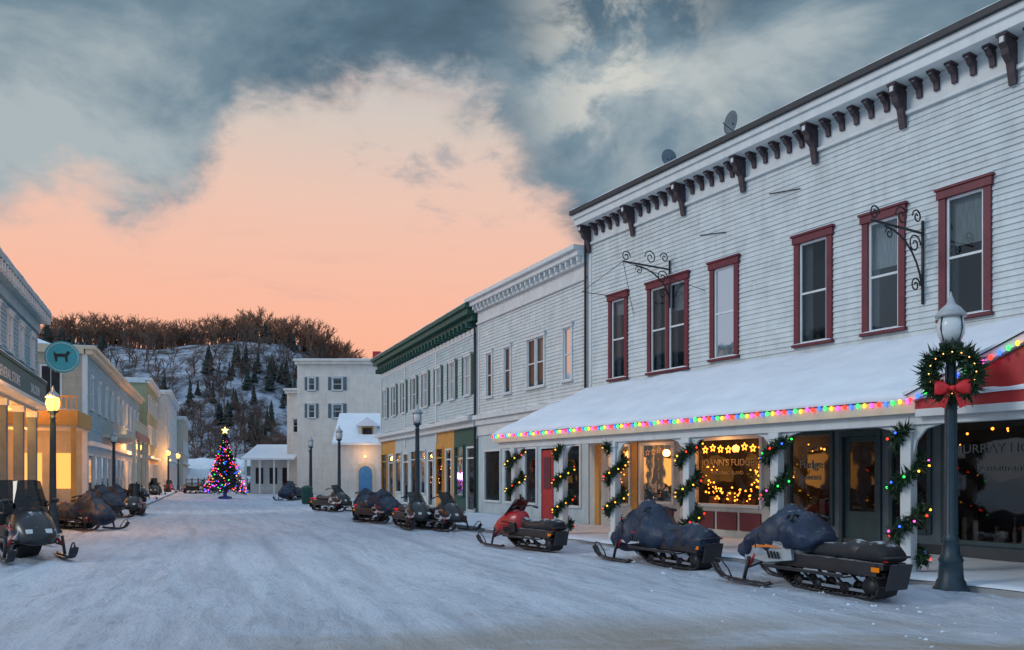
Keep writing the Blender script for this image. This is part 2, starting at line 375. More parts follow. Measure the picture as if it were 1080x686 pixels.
for i, (a, b, c, d) in enumerate(gops):
    if d-c > 2.3 and b-a < 1.1:
        Dm = A.p('doors', DG, bevel=.01); Dm.box(a+.06, b-.06, .03, .07, c, c+.75); Dm.box(a+.06, a+.18, .03, .07, c+.75, d-.1); Dm.box(b-.18, b-.06, .03, .07, c+.75, d-.1); Dm.box(a+.18, b-.18, .03, .07, d-.22, d-.1)
        A.p('shop_glass', SHOPG).quad((a+.18, .05, c+.75), (b-.18, .05, c+.75), (b-.18, .05, d-.22), (a+.18, .05, d-.22))
        F = A.p('shop_frames_d', DG); F.box(a-.02, a+.06, -.06, .08, c, d); F.box(b-.06, b+.02, -.06, .08, c, d); F.box(a+.06, b-.06, -.06, .08, d-.1, d)
    else:
        shopwin(A, a, b, c, d, WTRIM if i < 3 else DG, '_w' if i < 3 else '_g', cols=1 if b-a < 3 else 3, transom=0, panel=DKRED if i in (1, 2) else None)
P_ = A.p('wood_pilasters', OCHRE)
for x in (.45, 2.24): P_.box(x-.12, x+.12, -.05, 0, .12, 2.62)
for x in (4.28, 7.36): A.p('white_pilasters', WTRIM).box(x-.12, x+.12, -.06, 0, .12, 2.62)
A.p('base_board', pmat('dark_base', (.05, .06, .07), .7, .2)).box(7.3, L, -.03, 0, .1, .3)
def star(P, x, y, z, r):
    pts = []
    for k in range(10):
        q = r if k % 2 == 0 else r*.42; t = math.pi/2+k*math.pi/5; pts.append((x+q*math.cos(t), y, z+q*math.sin(t)))
    for a, b in zip(pts, pts[1:]+pts[:1]): P.tube([a, b], .013, 4)
S_ = A.p('star_lights', ORNG)
for x in [2.65+.24*i for i in range(6)]+[4.95+.27*i for i in range(8)]: star(S_, x, .10, 2.38-.06*abs(math.sin(x*3)), .10)
for a, b, c, d, n in ((4.8, 6.85, 1.0, 1.35, 40), (6.35, 6.85, 1.3, 2.1, 34), (4.8, 5.1, 1.2, 1.9, 16), (2.6, 3.8, 1.0, 2.2, 22), (1.15, 1.95, 1.0, 2.4, 40), (7.9, 8.8, 2.2, 2.5, 5), (11.6, 13.4, 2.2, 2.6, 5)):
    for _ in range(n): S_.ball((R.uniform(a, b), R.uniform(.12, .5), R.uniform(c, d)), R.uniform(.014, .03), 5, 3)
for p in ((1.5, .9, 2.4), (3.2, .9, 2.4), (5.4, 1.0, 2.5), (6.4, 1.0, 2.3)): A.light(p, (1, .38, .09), 18, .1)
for p, e_ in (((5.8, -.3, 2.35), 14), ((1.5, -.3, 2.3), 10), ((3.2, -.3, 2.3), 8)): A.light(p, (1, .42, .12), e_, .1)
LET = pmat('gold_lettering', (.40, .30, .15), .5, .1)
LETP = pmat('pale_lettering', (.20, .23, .23), .5, .2)
ry = (math.pi/2, 0, 0)
A.text("JOANN'S FUDGE", .24, (5.82, -.004, 1.98), ry, LET); A.text("MACKINAC ISLAND", .12, (5.82, -.004, 1.72), ry, LET)
A.text("Fudge", .26, (8.35, -.004, 1.9), ry, LETP); A.text("CANDIES", .13, (8.35, -.004, 1.6), ry, LETP)
A.text("MURRAY HOTEL", .24, (12.5, -.004, 2.15), ry, LETP); A.text("restaurant", .2, (12.5, -.004, 1.8), ry, LETP)
aw = A.p('awning_roof', WTRIM, bevel=.01); y1 = -3.42
aw.ext([(0, 4.40), (y1, 2.84), (y1, 2.70), (0, 4.26)], -.1, L)
A.p('awning_ceiling', CREAM).box(0, L-.1, y1+.06, -.04, 2.70, 2.735)
A.p('awning_fascia', CREAM, bevel=.01).box(-.12, 13.0, y1-.05, y1-.002, 2.62, 2.84)
A.p('beam', WTRIM, bevel=.01).box(-.02, L-.2, -3.34, -3.16, 2.45, 2.69)
snow_slab(A.p('awning_snow', SNOWR, True), (-.1, -.02, 4.40), (L, -.02, 4.40), (L, y1-.04, 2.845), (-.1, y1-.04, 2.845), .11, 200, 30, 3, .06)
A.p('awning_end', WTRIM).add([(-.06, -.02, 4.25), (-.06, y1+.1, 2.72), (-.06, -.02, 2.72)], [(0, 1, 2)])
gx, gm, gz = 13.0, 16.4, 4.25
G_ = A.p('gable_roof', WTRIM, bevel=.01)
A.p('gable_panel', RED).exty([(gx, 2.66), (2*gm-gx, 2.66), (2*gm-gx, 2.8), (gm, gz-.06), (gx, 2.8)], y1-.02, y1+.03)
for sg in (1, -1):
    pl = [(gx, 2.80), (gm, gz), (gm, gz+.12), (gx-.1, 2.90)]
    if sg < 0: pl = [(2*gm-x, z) for x, z in pl]
    G_.exty(pl, y1-.12, -.05)
    a = (gm, gz+.12); b = (gx-.1, 2.9)
    if sg < 0: b = (2*gm-b[0], b[1])
    snow_slab(A.p('gable_snow', SNOWR, True), (a[0], -.05, a[1]), (a[0], y1-.16, a[1]), (b[0], y1-.16, b[1]), (b[0], -.05, b[1]), .10, 24, 24, 9)
A.p('gable_tie', WTRIM, bevel=.01).box(gx, 2*gm-gx, y1-.05, y1-.022, 2.56, 2.68)
cols = list(bulbc); x = -.1; i = 0
while x < 13:
    k = cols[i % 5]; z = 2.80+R.uniform(-.015, .015)
    A.p('string_light_'+k, BULB[k]).ball((x, y1-.085+R.uniform(-.01, .01), z), .029, 6, 4, 1.4); x += .125; i += 1
A.p('light_cord', BLACK).tube([(-.1, y1-.07, 2.84), (13, y1-.07, 2.84)], .01, 4)
x = 13.0
while x < 19.8:
    z = 2.82+(1.42)*(1-abs(x-gm)/(gm-gx)); k = cols[i % 5]
    A.p('string_light_'+k, BULB[k]).ball((x, y1-.17, z), .029, 6, 4, 1.4); x += .12; i += 1
Ps = A.p('porch_posts', WTRIM, bevel=.01); Gl = A.p('garland', LEAF)
for s_ in (.8, 3.2, 5.37, 7.83, 10.16, 12.76, 15.1, 17.5, 19.7):
    yy = -3.25
    Ps.box(s_-.09, s_+.09, yy-.09, yy+.09, .1, 2.45); Ps.box(s_-.12, s_+.12, yy-.12, yy+.12, .1, .32); Ps.box(s_-.12, s_+.12, yy-.12, yy+.12, 2.33, 2.45)
    for sg in (-1, 1):
        Ps.exty([(s_+sg*.09, 2.45), (s_+sg*.55, 2.45), (s_+sg*.3, 2.38), (s_+sg*.15, 2.2), (s_+sg*.09, 1.95)], yy-.03, yy+.03)
    ph = R.random()*6
    n = 170
    for i in range(n):
        t = i/n*2.8*2*math.pi+ph; z = .3+2.1*i/n; rr = .19+.03*noise.noise(Vector((i*.1, s_, 0)))
        c = (s_+rr*math.cos(t), yy+rr*math.sin(t), z)
        Gl.needles(c, .08, 14, .11)
        if i % 7 == 3:
            k = cols[R.randrange(5)] if s_ > 9 else R.choice(['amber', 'amber', 'red'])
            A.p('garland_light_'+k, BULB[k]).ball((s_+(rr+.11)*math.cos(t), yy+(rr+.11)*math.sin(t), z), .021, 5, 3)
A.done()

def dish(loc, rz, s=1):
    D = Asm('satellite_dish', loc, rz, s)
    P = D.p('reflector', GREYP, True); rings = []
    for r, z in ((.02, 0), (.15, .02), (.28, .06), (.40, .12), (.40, .13), (.28, .07), (.15, .03), (.02, .012)):
        rings.append([(z-.1, r*math.cos(t*math.pi/8), .9+r*math.sin(t*math.pi/8)) for t in range(16)])
    P.loft(rings); D.p('mast', BLACK).tube([(-.1, 0, 0), (-.1, 0, .8), (-.06, 0, .9)], .025, 6); D.p('feed_arm', BLACK).tube([(-.1, 0, .6), (.35, 0, .85)], .015, 5); D.done()
def onmain(s, y, z): return (2.46+.519*s+.855*y, 25.25-.855*s+.519*y, z)
dish(onmain(5.9, .05, 9.97), rad(200), .72); dish(onmain(3.6, .05, 9.97), rad(-70), .6)

# ------------------------------------------------------------------ second white building
B = Asm('white_siding_building', (-1.38, 33.0, 0), math.atan2(-.897, .443)); L2 = 8.6
shell(B, L2, 13, 8.7, WHITE, 8.6)
ub = [(2.43, 3.13, 4.75, 6.65, 0), (4.36, 5.8, 4.75, 6.65, 1), (6.99, 7.67, 4.75, 6.65, 0), (.8, 1.45, 4.75, 6.65, 0)]
siding(B.p('clapboards', WHITE), .12, L2-.1, 4.2, 7.95, [(a+.03, b-.03, c+.03, d) for a, b, c, d, _ in ub], .12)
for a, b, c, d, dd in ub: window(B, a, b, c, d, WTRIM, .09, bool(dd), (1, 2), key='_w')
T = B.p('trim', WTRIM, bevel=.01)
T.box(0, .12, -.05, .02, 3.4, 8); T.box(L2-.1, L2, -.05, .02, 3.4, 8); T.box(0, L2, -.05, .02, 7.95, 8.4); T.box(-.05, L2, -.1, 0, 7.9, 7.98)
T.box(-.2, L2, -.42, .02, 8.62, 8.8); T.box(-.25, L2, -.55, .05, 8.8, 8.95); T.box(-.1, L2, -.2, .02, 8.4, 8.62)
x = .15
while x < L2: T.box(x, x+.09, -.36, -.2, 8.45, 8.62); x += .36
T.box(-.05, L2, -.28, .02, 3.95, 4.12); T.box(0, L2, -.16, .02, 3.72, 3.95); T.box(0, L2, -.06, .02, 3.3, 3.72)
gb = [(.6, 2.2, .6, 2.7), (2.5, 3.9, .6, 2.7), (4.2, 5.2, .6, 2.7), (5.45, 6.35, .13, 2.6), (6.7, 8.2, .6, 2.7)]
flatwall(B.p('storefront_wall', PALE), 0, L2, 0, 4.2, gb)
for i, (a, b, c, d) in enumerate(gb):
    if i == 3:
        Dm = B.p('door', RED, bevel=.01); Dm.box(a+.06, b-.06, .0, .06, c, d-.06); B.p('door_panels', DKRED).box(a+.2, b-.2, -.02, 0, 1.2, 2.3)
    else: shopwin(B, a, b, c, d, WTRIM, '_w')
snow_slab(B.p('ledge_snow', SNOWR), (-.05, 0, 4.12), (L2, 0, 4.12), (L2, -.27, 4.12), (-.05, -.27, 4.12), .06, 40, 3); B.done()

# ------------------------------------------------------------------ third building, green cornice
G = Asm('green_cornice_building', (-8.02, 48.9, 0), math.atan2(-.9226, .386)); L3 = 17.1
shell(G, L3, 13, 8.4, WHITE, 8.3)
W3 = []
for i in range(8): x = .8+i*2.1; W3.append((x, x+.85, 5.05, 6.85))
siding(G.p('clapboards', PALE), .1, L3-.1, 4.25, 7.6, [(a+.03, b-.03, c+.03, d) for a, b, c, d in W3], .14)
for a, b, c, d in W3: window(G, a, b, c, d, WTRIM, .08, False, (2, 2), key='_w', shutters=GREEN)
T = G.p('green_cornice', GREEN, bevel=.01)
T.box(-.2, L3+.1, -.5, .03, 8.35, 8.6); T.box(-.25, L3+.15, -.62, .05, 8.6, 8.78); T.box(-.1, L3, -.25, .03, 8.1, 8.35)
x = .2
while x < L3-.1: T.box(x, x+.12, -.42, -.02, 7.85, 8.1); x += .55
G.p('pilasters', WTRIM).box(0, L3, -.04, .02, 7.6, 7.85)
for x in (0, 5.6, 11.3, L3-.2): G.p('pilasters', WTRIM).box(x, x+.18, -.06, .02, 3.2, 7.6)
snow_slab(G.p('cornice_snow', SNOWR), (-.2, 0, 8.78), (L3, 0, 8.78), (L3, -.6, 8.78), (-.2, -.6, 8.78), .05, 40, 3)
G.p('downspout', BLACK, True).tube([(L3-.05, -.12, 8.1), (L3-.05, -.12, .3)], .05, 8)
T = G.p('mid_cornice', WTRIM, bevel=.01); T.box(0, L3, -.45, .02, 3.95, 4.1); T.box(0, L3, -.2, .02, 3.7, 3.95)
snow_slab(G.p('ledge_snow', SNOWR), (0, 0, 4.1), (L3, 0, 4.1), (L3, -.44, 4.1), (0, -.44, 4.1), .08, 50, 3)
segs = [(0, 3.4, OCHRE, 'ochre'), (3.4, 8.3, PALE, 'pale'), (8.3, 11.2, PALE, 'pale'), (11.2, 14.0, OCHRE, 'ochre'), (14.0, L3, GREEN, 'green')]
for a, b, m, k in segs:
    n = max(1, round((b-a)/1.5)); ops = []
    for q in range(n):
        x0 = a+(b-a)*q/n+.15; x1 = a+(b-a)*(q+1)/n-.15
        if q == n//2 and n > 1: ops.append((x0+.1, x1-.1, .13, 2.9, 'd'))
        else: ops.append((x0, x1, .7, 3.0, 'w'))
    flatwall(G.p('storefront_'+k, m), a, b, 0, 3.7, [o[:4] for o in ops])
    for o in ops:
        shopwin(G, o[0], o[1], o[2], o[3], m if o[4] == 'w' else WTRIM, '_'+k+o[4], transom=.5, items=o[4] == 'w')
S3 = G.p('window_lights', WARM)
for _ in range(60): S3.ball((R.uniform(8.5, 13.8), R.uniform(.1, .6), R.uniform(1, 2.8)), .02, 5, 3)
G.done()

# ------------------------------------------------------------------ far buildings
def simple_building(name, loc, rz, L, D, H, mat, wins, wz, frame=WTRIM, shut=None, cornice=WTRIM, sidew=True, board=.16, ops2=None, gcol=None, lit=False):
    b = Asm(name, loc, rz); shell(b, L, D, H, mat, H-.1, lit=lit)
    ops = [(x, x+w, z0, z1) for x, w in wins for z0, z1 in wz]
    siding(b.p('front_siding', mat), 0, L, 0 if not gcol else 3.3, H-.3, ops, board)
    for o in ops: window(b, *o, frame, .08, False, (1, 2), key='_f', shutters=shut)
    T = b.p('cornice', cornice, bevel=.01); T.box(-.15, L+.15, -.3, .05, H-.3, H-.05); T.box(-.25, L+.25, -.45, .1, H-.05, H+.12)
    T.box(-.25, 0, .1, D, H-.3, H+.11); T.box(L, L+.25, .1, D, H-.3, H+.11)
    snow_slab(b.p('roof_snow', SNOWR), (-.2, D, H+.1), (L+.2, D, H+.1), (L+.2, -.4, H+.1), (-.2, -.4, H+.1), .12, 20, 8)
    if gcol:
        n = max(1, round(L/2.4)); op = [(L*i/n+.25, L*(i+1)/n-.25, .5, 2.8) for i in range(n)]
        flatwall(b.p('storefront', gcol), 0, L, 0, 3.3, op)
        for o in op: shopwin(b, *o, WTRIM, '_s')
        b.p('ledge', WTRIM).box(0, L, -.35, 0, 3.2, 3.4); snow_slab(b.p('ledge_snow', SNOWR), (0, 0, 3.4), (L, 0, 3.4), (L, -.34, 3.4), (0, -.34, 3.4), .08, 30, 3)
    return b
b = simple_building('white_hotel_block', (-18.6, 69, 0), 0, 8.6, 16, 11.6, WARMW, [(3.0, .95), (.9, .7)], [(6.6, 7.9), (9.0, 10.2)], shut=GREYP, cornice=WARMW)
b.p('chimney', RED).box(6, 6.7, 3, 3.7, 11.6, 12.9); b.done()
b = simple_building('white_hotel_annex', (-20.9, 74, 0), 0, 4.2, 10, 9.6, WARMW, [(.5, .8), (2.3, .8)], [(5.6, 7.0)], shut=None); b.done()
c = Asm('white_cottage', (-13.2, 60, 0), rad(4)); Lc = 6.5
c.p('walls', WARMW).box(0, Lc, 0, 7, 0, 4.0)
siding(c.p('siding', WARMW), 0, Lc, 0, 4.0, [(1.55, 2.75, 0, 2.6), (3.2, 4.2, 1, 2.4)], .15, -.01)
c.p('roof_snow', SNOWR, bevel=.03).ext([(-.4, 3.95), (3.5, 6.4), (7.4, 3.95), (7.4, 4.15), (3.5, 6.65), (-.4, 4.15)], -.3, Lc+.3)
c.p('gable_ends', WHITE).ext([(0, 4.0), (7, 4.0), (3.5, 6.2)], 0.02, Lc-.02)
c.p('dormer', WARMW).box(1.5, 2.9, .7, 3, 4.2, 5.5); c.p('dormer_roof', SNOWR).exty([(1.3, 5.45), (3.1, 5.45), (2.2, 6.15)], .5, 3.2)
c.p('dormer_window', OCHRE).box(1.75, 2.65, .65, .7, 4.45, 5.4); c.p('dormer_glass', INT).box(1.85, 2.55, .62, .65, 4.5, 5.3)
ar = [(1.65, .1), (2.65, .1)]+[(2.15+.5*math.cos(t*math.pi/8), 1.9+.5*math.sin(t*math.pi/8)) for t in range(9)]
ar2 = [(1.45, .1), (2.85, .1)]+[(2.15+.7*math.cos(t*math.pi/8), 1.95+.7*math.sin(t*math.pi/8)) for t in range(9)]
c.p('door_surround', CREAM).exty(ar2, -.10, -.04); c.p('arched_door', pmat('door_blue', (.06, .22, .42), .5)).exty(ar, -.14, -.10)
c.p('window_f', WTRIM).box(3.2, 4.2, -.08, -.04, 1.0, 2.4); c.p('window_dark', INT).box(3.3, 4.1, -.1, -.08, 1.1, 2.3)
c.light((2.15, -1.0, 3.3), (1, .5, .16), 40, .1); c.p('door_lamp', WARM).ball((2.15, -.3, 3.1), .07, 8, 5)
c.done()
v = Asm('low_porch_building', (-24.5, 73, 0), 0)
v.p('walls', PALE).box(0, 4, 1.6, 8, 0, 3.2); v.p('roof_snow', SNOWR, bevel=.03).ext([(-.2, 3.1), (4.5, 4.4), (9, 3.2), (9, 3.3), (4.5, 4.7), (-.2, 3.3)], -.3, 4.6)
for x in (0, 1.3, 2.6, 3.9): v.p('posts', WTRIM).box(x, x+.15, .0, .15, 0, 3.1)
for x in (.5, 1.8, 3): v.p('windows', INT).box(x, x+.7, 1.56, 1.6, .9, 2.4)
v.done()

# left side of street -------------------------------------------------
al = math.atan2(.9226, -.386)
l1 = Asm('grey_balcony_shop_building', (-17.0+.386*9, 26.5-.9226*9, 0), al); LL = 16.4
shell(l1, LL, 10, 8.3, GREYP, 8.2, lit=1, arc=True)
w1 = [(x, x+.9, 5.9, 7.3) for x in (1, 3.2, 5.4, 7.6, 9.8, 12, 14.4)]
siding(l1.p('siding', BLUEW), 0, LL, 4.4, 7.6, w1, .15)
for o in w1: window(l1, *o, WTRIM, .08, False, (1, 2), key='_f')
T = l1.p('cornice', BLUEW, bevel=.01); T.box(0, LL, -.1, .02, 7.6, 8.0); T.box(-.1, LL+.2, -.5, .05, 8.3, 8.5); T.box(0, LL, -.35, .05, 8.0, 8.3)
x = .1
while x < LL: l1.p('dentils', WTRIM).box(x, x+.14, -.48, -.35, 8.0, 8.28); x += .45
snow_slab(l1.p('cornice_snow', SNOWR), (0, 3, 8.5), (LL, 3, 8.5), (LL, -.48, 8.5), (0, -.48, 8.5), .1, 40, 6)
l1.p('sign_fascia', TEAL, bevel=.01).box(0, LL, -.32, -.22, 4.5, 5.45); l1.p('sign_edge', GREEN).box(0, LL, -.36, -.20, 5.45, 5.55); l1.p('ledge', WTRIM).box(0, LL, -.6, 0, 4.38, 4.5)
l1.text("GENERAL STORE", .5, (8.5, -.33, 4.95), ry, WTRIM); l1.text("SALOON", .5, (13.6, -.33, 4.95), ry, WTRIM)
snow_slab(l1.p('ledge_snow', SNOWR), (0, -.22, 5.55), (LL, -.22, 5.55), (LL, -.36, 5.55), (0, -.36, 5.55), .06, 40, 2)
l1.p('arcade_ceiling', CREAM).box(.02, LL-.02, 0, 2.0, 4.3, 4.38)
for x in (.2, 3.3, 6.5, 9.7, 12.9, 15.9):
    l1.p('columns', GREYP, bevel=.01).box(x-.16, x+.16, -.05, .27, .1, 4.3); l1.p('column_caps', WTRIM, bevel=.01).box(x-.2, x+.2, -.09, .31, 4.05, 4.3)
l1.p('end_boards', BLUEW)
z = 4.5
while z < 7.9: l1.parts['end_boards'].ext([(-.0, z), (10, z), (10, z+.15), (0, z+.15)], LL, LL+.01+.015*(int(z/.15) % 2)); z += .15
ops = [(LL*i/6+.3, LL*(i+1)/6-.3, .6, 3) for i in range(6)]
flatwall(l1.p('storefront', GREYP), 0, LL, 0, 4.3, ops, y=1.95); l1.p('storefront_dark', INT).quad((0, 2.1, 0), (LL, 2.1, 0), (LL, 2.1, 4.3), (0, 2.1, 4.3))
for o in ops:
    F = l1.p('shop_frames_s', WTRIM); F.box(o[0], o[0]+.08, 1.88, 1.97, o[2], o[3]); F.box(o[1]-.08, o[1], 1.88, 1.97, o[2], o[3]); F.box(o[0]+.08, o[1]-.08, 1.88, 1.97, o[3]-.08, o[3])
    m_ = (o[0]+o[1])/2; F.box(m_-.03, m_+.03, 1.9, 1.97, o[2], o[3]-.08)
for x in (8, 11.5, 15): l1.light((x, 1.0, 3.8), (1, .42, .10), 110, .1); l1.p('ceiling_lamp', WARM).ball((x, 1.0, 4.15), .09, 8, 5)
l1.done()
rs = Asm('round_hanging_sign', (-18.75, 33.2, 6.6), rad(30))
rs.p('disc', SIGNB, bevel=.01).exty([(.66*math.cos(t*math.pi/16), .66*math.sin(t*math.pi/16)) for t in range(32)], -.03, .03)
rs.p('ring', WTRIM).tube([(.58*math.cos(t*math.pi/16), -.035, .58*math.sin(t*math.pi/16)) for t in range(33)], .02, 5)
rs.p('dog_emblem', BLACK).exty([(-.25, -.2), (-.18, -.2), (-.16, .0), (.1, .0), (.13, -.2), (.2, -.2), (.2, .06), (.3, .2), (.2, .27), (.12, .14), (-.22, .12), (-.32, .22)], -.05, -.032)
rs.p('hanger', BLACK).tube([(-1.3, 0, .85), (.5, 0, .85)], .03, 6); rs.p('hanger', BLACK).tube([(0, 0, .66), (0, 0, .85)], .02, 5); rs.done()

a2 = math.atan2(.937, -.35)
l2 = simple_building('cream_corner_building', (-21.9, 41, 0), a2, 30, 12, 8.2, BLUEW, [(x, 1.0) for x in (1, 4, 7, 10, 13, 16, 19, 22, 25, 28)], [(5.1, 6.9)], gcol=PALE, lit=.7, cornice=CREAM)
hr = l2.p('hip_roof', SNOWR); hr.add([(2, 1, 8.3), (12, 1, 8.3), (12, 11, 8.3), (2, 11, 8.3), (4, 4, 9.6), (10, 4, 9.6), (10, 8, 9.6), (4, 8, 9.6)], [(0, 1, 5, 4), (1, 2, 6, 5), (2, 3, 7, 6), (3, 0, 4, 7), (4, 5, 6, 7)])
Bc = l2.p('balcony', CREAM, bevel=.01); Bc.box(6, 16, -1.8, 0, 3.9, 4.1); Bc.box(6, 16, -1.8, -1.72, 4.95, 5.03)
x = 6
while x < 16: Bc.box(x, x+.05, -1.78, -1.74, 4.1, 4.95); x += .18
for x in (6, 9.3, 12.6, 15.8): Bc.box(x, x+.18, -1.78, -1.6, 0, 3.9)
l2.p('pink_awning', pmat('pink_band', (.50, .20, .13), .6)).box(6, 16, -1.86, -1.8, 3.9, 4.3)
eb = l2.p('end_boards', YELLOW); z = 0.; k = 0
while z < 7.9: eb.ext([(.02, z), (12, z), (12, z+.15), (.02, z+.15)], -.012-.02*(k % 2), 0); z += .15; k += 1
l2.p('corner_board', WTRIM).box(-.06, 0, -.05, .2, 0, 7.9)
for y in (1.6, 3.6, 5.6, 8):
    l2.p('end_windows', WTRIM).box(-.09, -.034, y-.5, y+.5, 5.5, 7.3); l2.p('end_glass', INT).box(-.11, -.09, y-.4, y-.02, 5.6, 7.2); l2.p('end_glass', INT).box(-.11, -.09, y+.02, y+.4, 5.6, 7.2)
l2.p('porch_fascia', OCHRE, bevel=.01).box(-4.2, -4.1, -.2, 9, 4.0, 4.7); l2.p('porch_fascia2', OCHRE).box(-4.1, 0, -.22, -.12, 4.0, 4.7)
x = -.15
while x < 9: l2.p('porch_rail', OCHRE).box(-4.19, -4.15, x, x+.05, 4.7, 5.3); x += .2
l2.p('porch_rail', OCHRE).box(-4.2, -4.14, -.15, 9, 5.3, 5.38)
l2.p('porch_floor', CREAM).box(-4.1, -.04, -.12, 9, 3.9, 4.0); snow_slab(l2.p('porch_snow', SNOWR), (-4.1, 9, 4.7), (-.04, 9, 4.7), (-.04, -.12, 4.7), (-4.12, -.12, 4.7), .15, 10, 10)
for y in (-.1, 3, 6): l2.p('porch_posts', OCHRE).box(-4.15, -3.95, y, y+.2, 0, 3.9)
for y0_, y1_ in ((.5, 1.5), (2.0, 3.0), (4.2, 5.6)): l2.p('porch_windows', LITI).box(-.08, -.04, y0_, y1_, 1, 2.8)
l2.light((-2.2, 2.5, 3.3), (1, .38, .08), 150, .15); l2.light((-4.9, 1.5, 5.3), (1, .38, .08), 90, .15); l2.p('porch_lamp', WARM, True).ball((-2.2, 2.5, 3.7), .14, 10, 6); l2.p('porch_lamp', WARM).ball((-4.5, 1.5, 5.6), .13, 10, 6)
l2.p('lamp_arm', BLACK).tube([(-4.18, 1.5, 5.3), (-4.5, 1.5, 5.48)], .02, 5)
l2.done()
simple_building('olive_shop_building', (-32.5, 70.9, 0), a2, 13.4, 12, 10.2, OLIVE, [(x, 1) for x in (1, 3.6, 6.2, 8.8, 11.2)], [(4.6, 6.2), (7.4, 8.9)], gcol=OCHRE, lit=.9).done()
simple_building('white_shop_building', (-36.6, 84.6, 0), a2, 22, 12, 10.6, WHITE, [(x, 1.1) for x in range(1, 21, 3)], [(4.6, 6.3), (7.6, 9.1)], gcol=WTRIM, lit=.8).done()
simple_building('cream_shop_building', (-43.8, 106, 0), a2, 22, 12, 9.4, BEIGE, [(x, 1.1) for x in range(1, 21, 3)], [(4.6, 6.3)], gcol=OCHRE, lit=.9).done()

# ------------------------------------------------------------------ sidewalks (snow covered)
def walk(loc, rz, L, d, h):
    S = Asm('sidewalk', loc, rz); P = S.p('snowy_slab', SNOW, True); K = S.p('kerb', pmat('kerb_stone', (.3, .3, .3), .9, .2, dust=.4))
    snow_slab(P, (0, 0, h-.03), (L, 0, h-.03), (L, -d, h-.03), (0, -d, h-.03), .04, int(L*4), int(d*4), L, .15); K.box(0, L, -d-.04, -d, -.1, h-.04); S.done()
walk((2.46, 25.25, 0), math.atan2(-.855, .519), 22, 3.75, .12)
walk((-1.38, 33.0, 0), math.atan2(-.897, .443), 8.66, 3.6, .125)
walk((-8.02, 48.9, 0), math.atan2(-.9226, .386), 17.2, 3.4, .13)
walk((-15.37, 17.43, 0), al, 24, 3.6, .12); walk((-21.9, 41, 0), a2, 70, 2.6, .12)

# ------------------------------------------------------------------ street lamps
def wreath(A_, c, r, ax='y'):
    P = A_.p('wreath', LEAF)
    for i in range(90):
        t = 2*math.pi*i/90; q = r+R.uniform(-.03, .03)
        P.needles((c[0]+q*math.cos(t), c[1]+R.uniform(-.05, .05), c[2]+q*math.sin(t)), .10, 24, .12)
    for i in range(16):
        t = 2*math.pi*i/16; A_.p('wreath_light', WARM).ball((c[0]+r*math.cos(t), c[1]-.12, c[2]+r*math.sin(t)), .008, 5, 3)
def lamp(loc, lit=False, deco=False, rz=0):
    A_ = Asm('street_lamp', loc, rz)
    P = A_.p('post', NAVY, True); n = 20
    P.lathe((0, 0, 0), [(.24, 0), (.24, .05), (.20, .10), (.19, .16), (.165, .2), (.15, .42), (.165, .46), (.12, .55), (.10, .72), (.115, .76), (.09, .80), (.078, 2.0), (.07, 3.0), (.065, 3.28), (.10, 3.31), (.06, 3.36), (.08, 3.44), (.15, 3.5), (.15, 3.53)], n)
    for k in range(10):
        t = 2*math.pi*k/10; A_.p('flutes', NAVY).tube([(.083*math.cos(t), .083*math.sin(t), .82), (.066*math.cos(t), .066*math.sin(t), 3.2)], .012, 5, .009)
    G_ = A_.p('globe', emat('lamp_glow', (1, .33, .05), 8) if lit else pmat('lamp_glass_off', (.60, .66, .66), .25, .1, 4, dust=.3), True)
    G_.lathe((0, 0, 0), [(.12, 3.53), (.175, 3.66), (.18, 3.78), (.15, 3.9)], 16)
    A_.p('cap', pmat('lamp_cap', (.38, .42, .44), .4, .15, 6, dust=.6), True).lathe((0, 0, 0), [(.20, 3.89), (.20, 3.93), (.13, 4.02), (.06, 4.08), (.045, 4.13), (.02, 4.2), (.004, 4.26)], 16)
    for k in range(4):
        t = math.pi/4+k*math.pi/2; A_.p('cage', NAVY).tube([(.13*math.cos(t), .13*math.sin(t), 3.53), (.19*math.cos(t), .19*math.sin(t), 3.72), (.165*math.cos(t), .165*math.sin(t), 3.9)], .01, 4)
    if lit: A_.light((0, -.32, 3.7), (1, .40, .09), 190, .15); A_.light((-.4, .2, 3.7), (1, .40, .09), 150, .15)
    if deco:
        wreath(A_, (0, -.13, 3.08), .29)
        B_ = A_.p('red_bow', pmat('bow_red', (.6, .015, .02), .5, .2, 12), True)
        for sg in (-1, 1):
            rings = []
            for k in range(7):
                x = sg*(.02+.20*k/6); h = .03+.075*math.sin(min(1, k/5)*math.pi*.6); rings.append([(x, -.27+.035*math.cos(t*math.pi/4), 2.86+h*math.sin(t*math.pi/4)+.02*k/6) for t in range(8)])
            B_.loft(rings)
            B_.quad((sg*.01, -.27, 2.84), (sg*.06, -.27, 2.84), (sg*.17, -.25, 2.62), (sg*.09, -.26, 2.58))
        B_.ball((0, -.29, 2.86), .045, 8, 6)
    return A_.done()
lamp((6.21, 11.27, 0), deco=True, rz=rad(-25))
l_off = lamp((-3.4, 28.6, 0))
for p in ((-8.9, 41.0), (-13.0, 51.5), (-15.2, 60), (-22.3, 44.6)): dup(l_off, 'street_lamp', (p[0], p[1], 0), 0)
for p in ((-13.2, 22.9), (-27.4, 58.5), (-31.5, 73), (-35.2, 84)): lamp((p[0], p[1], 0), lit=True)

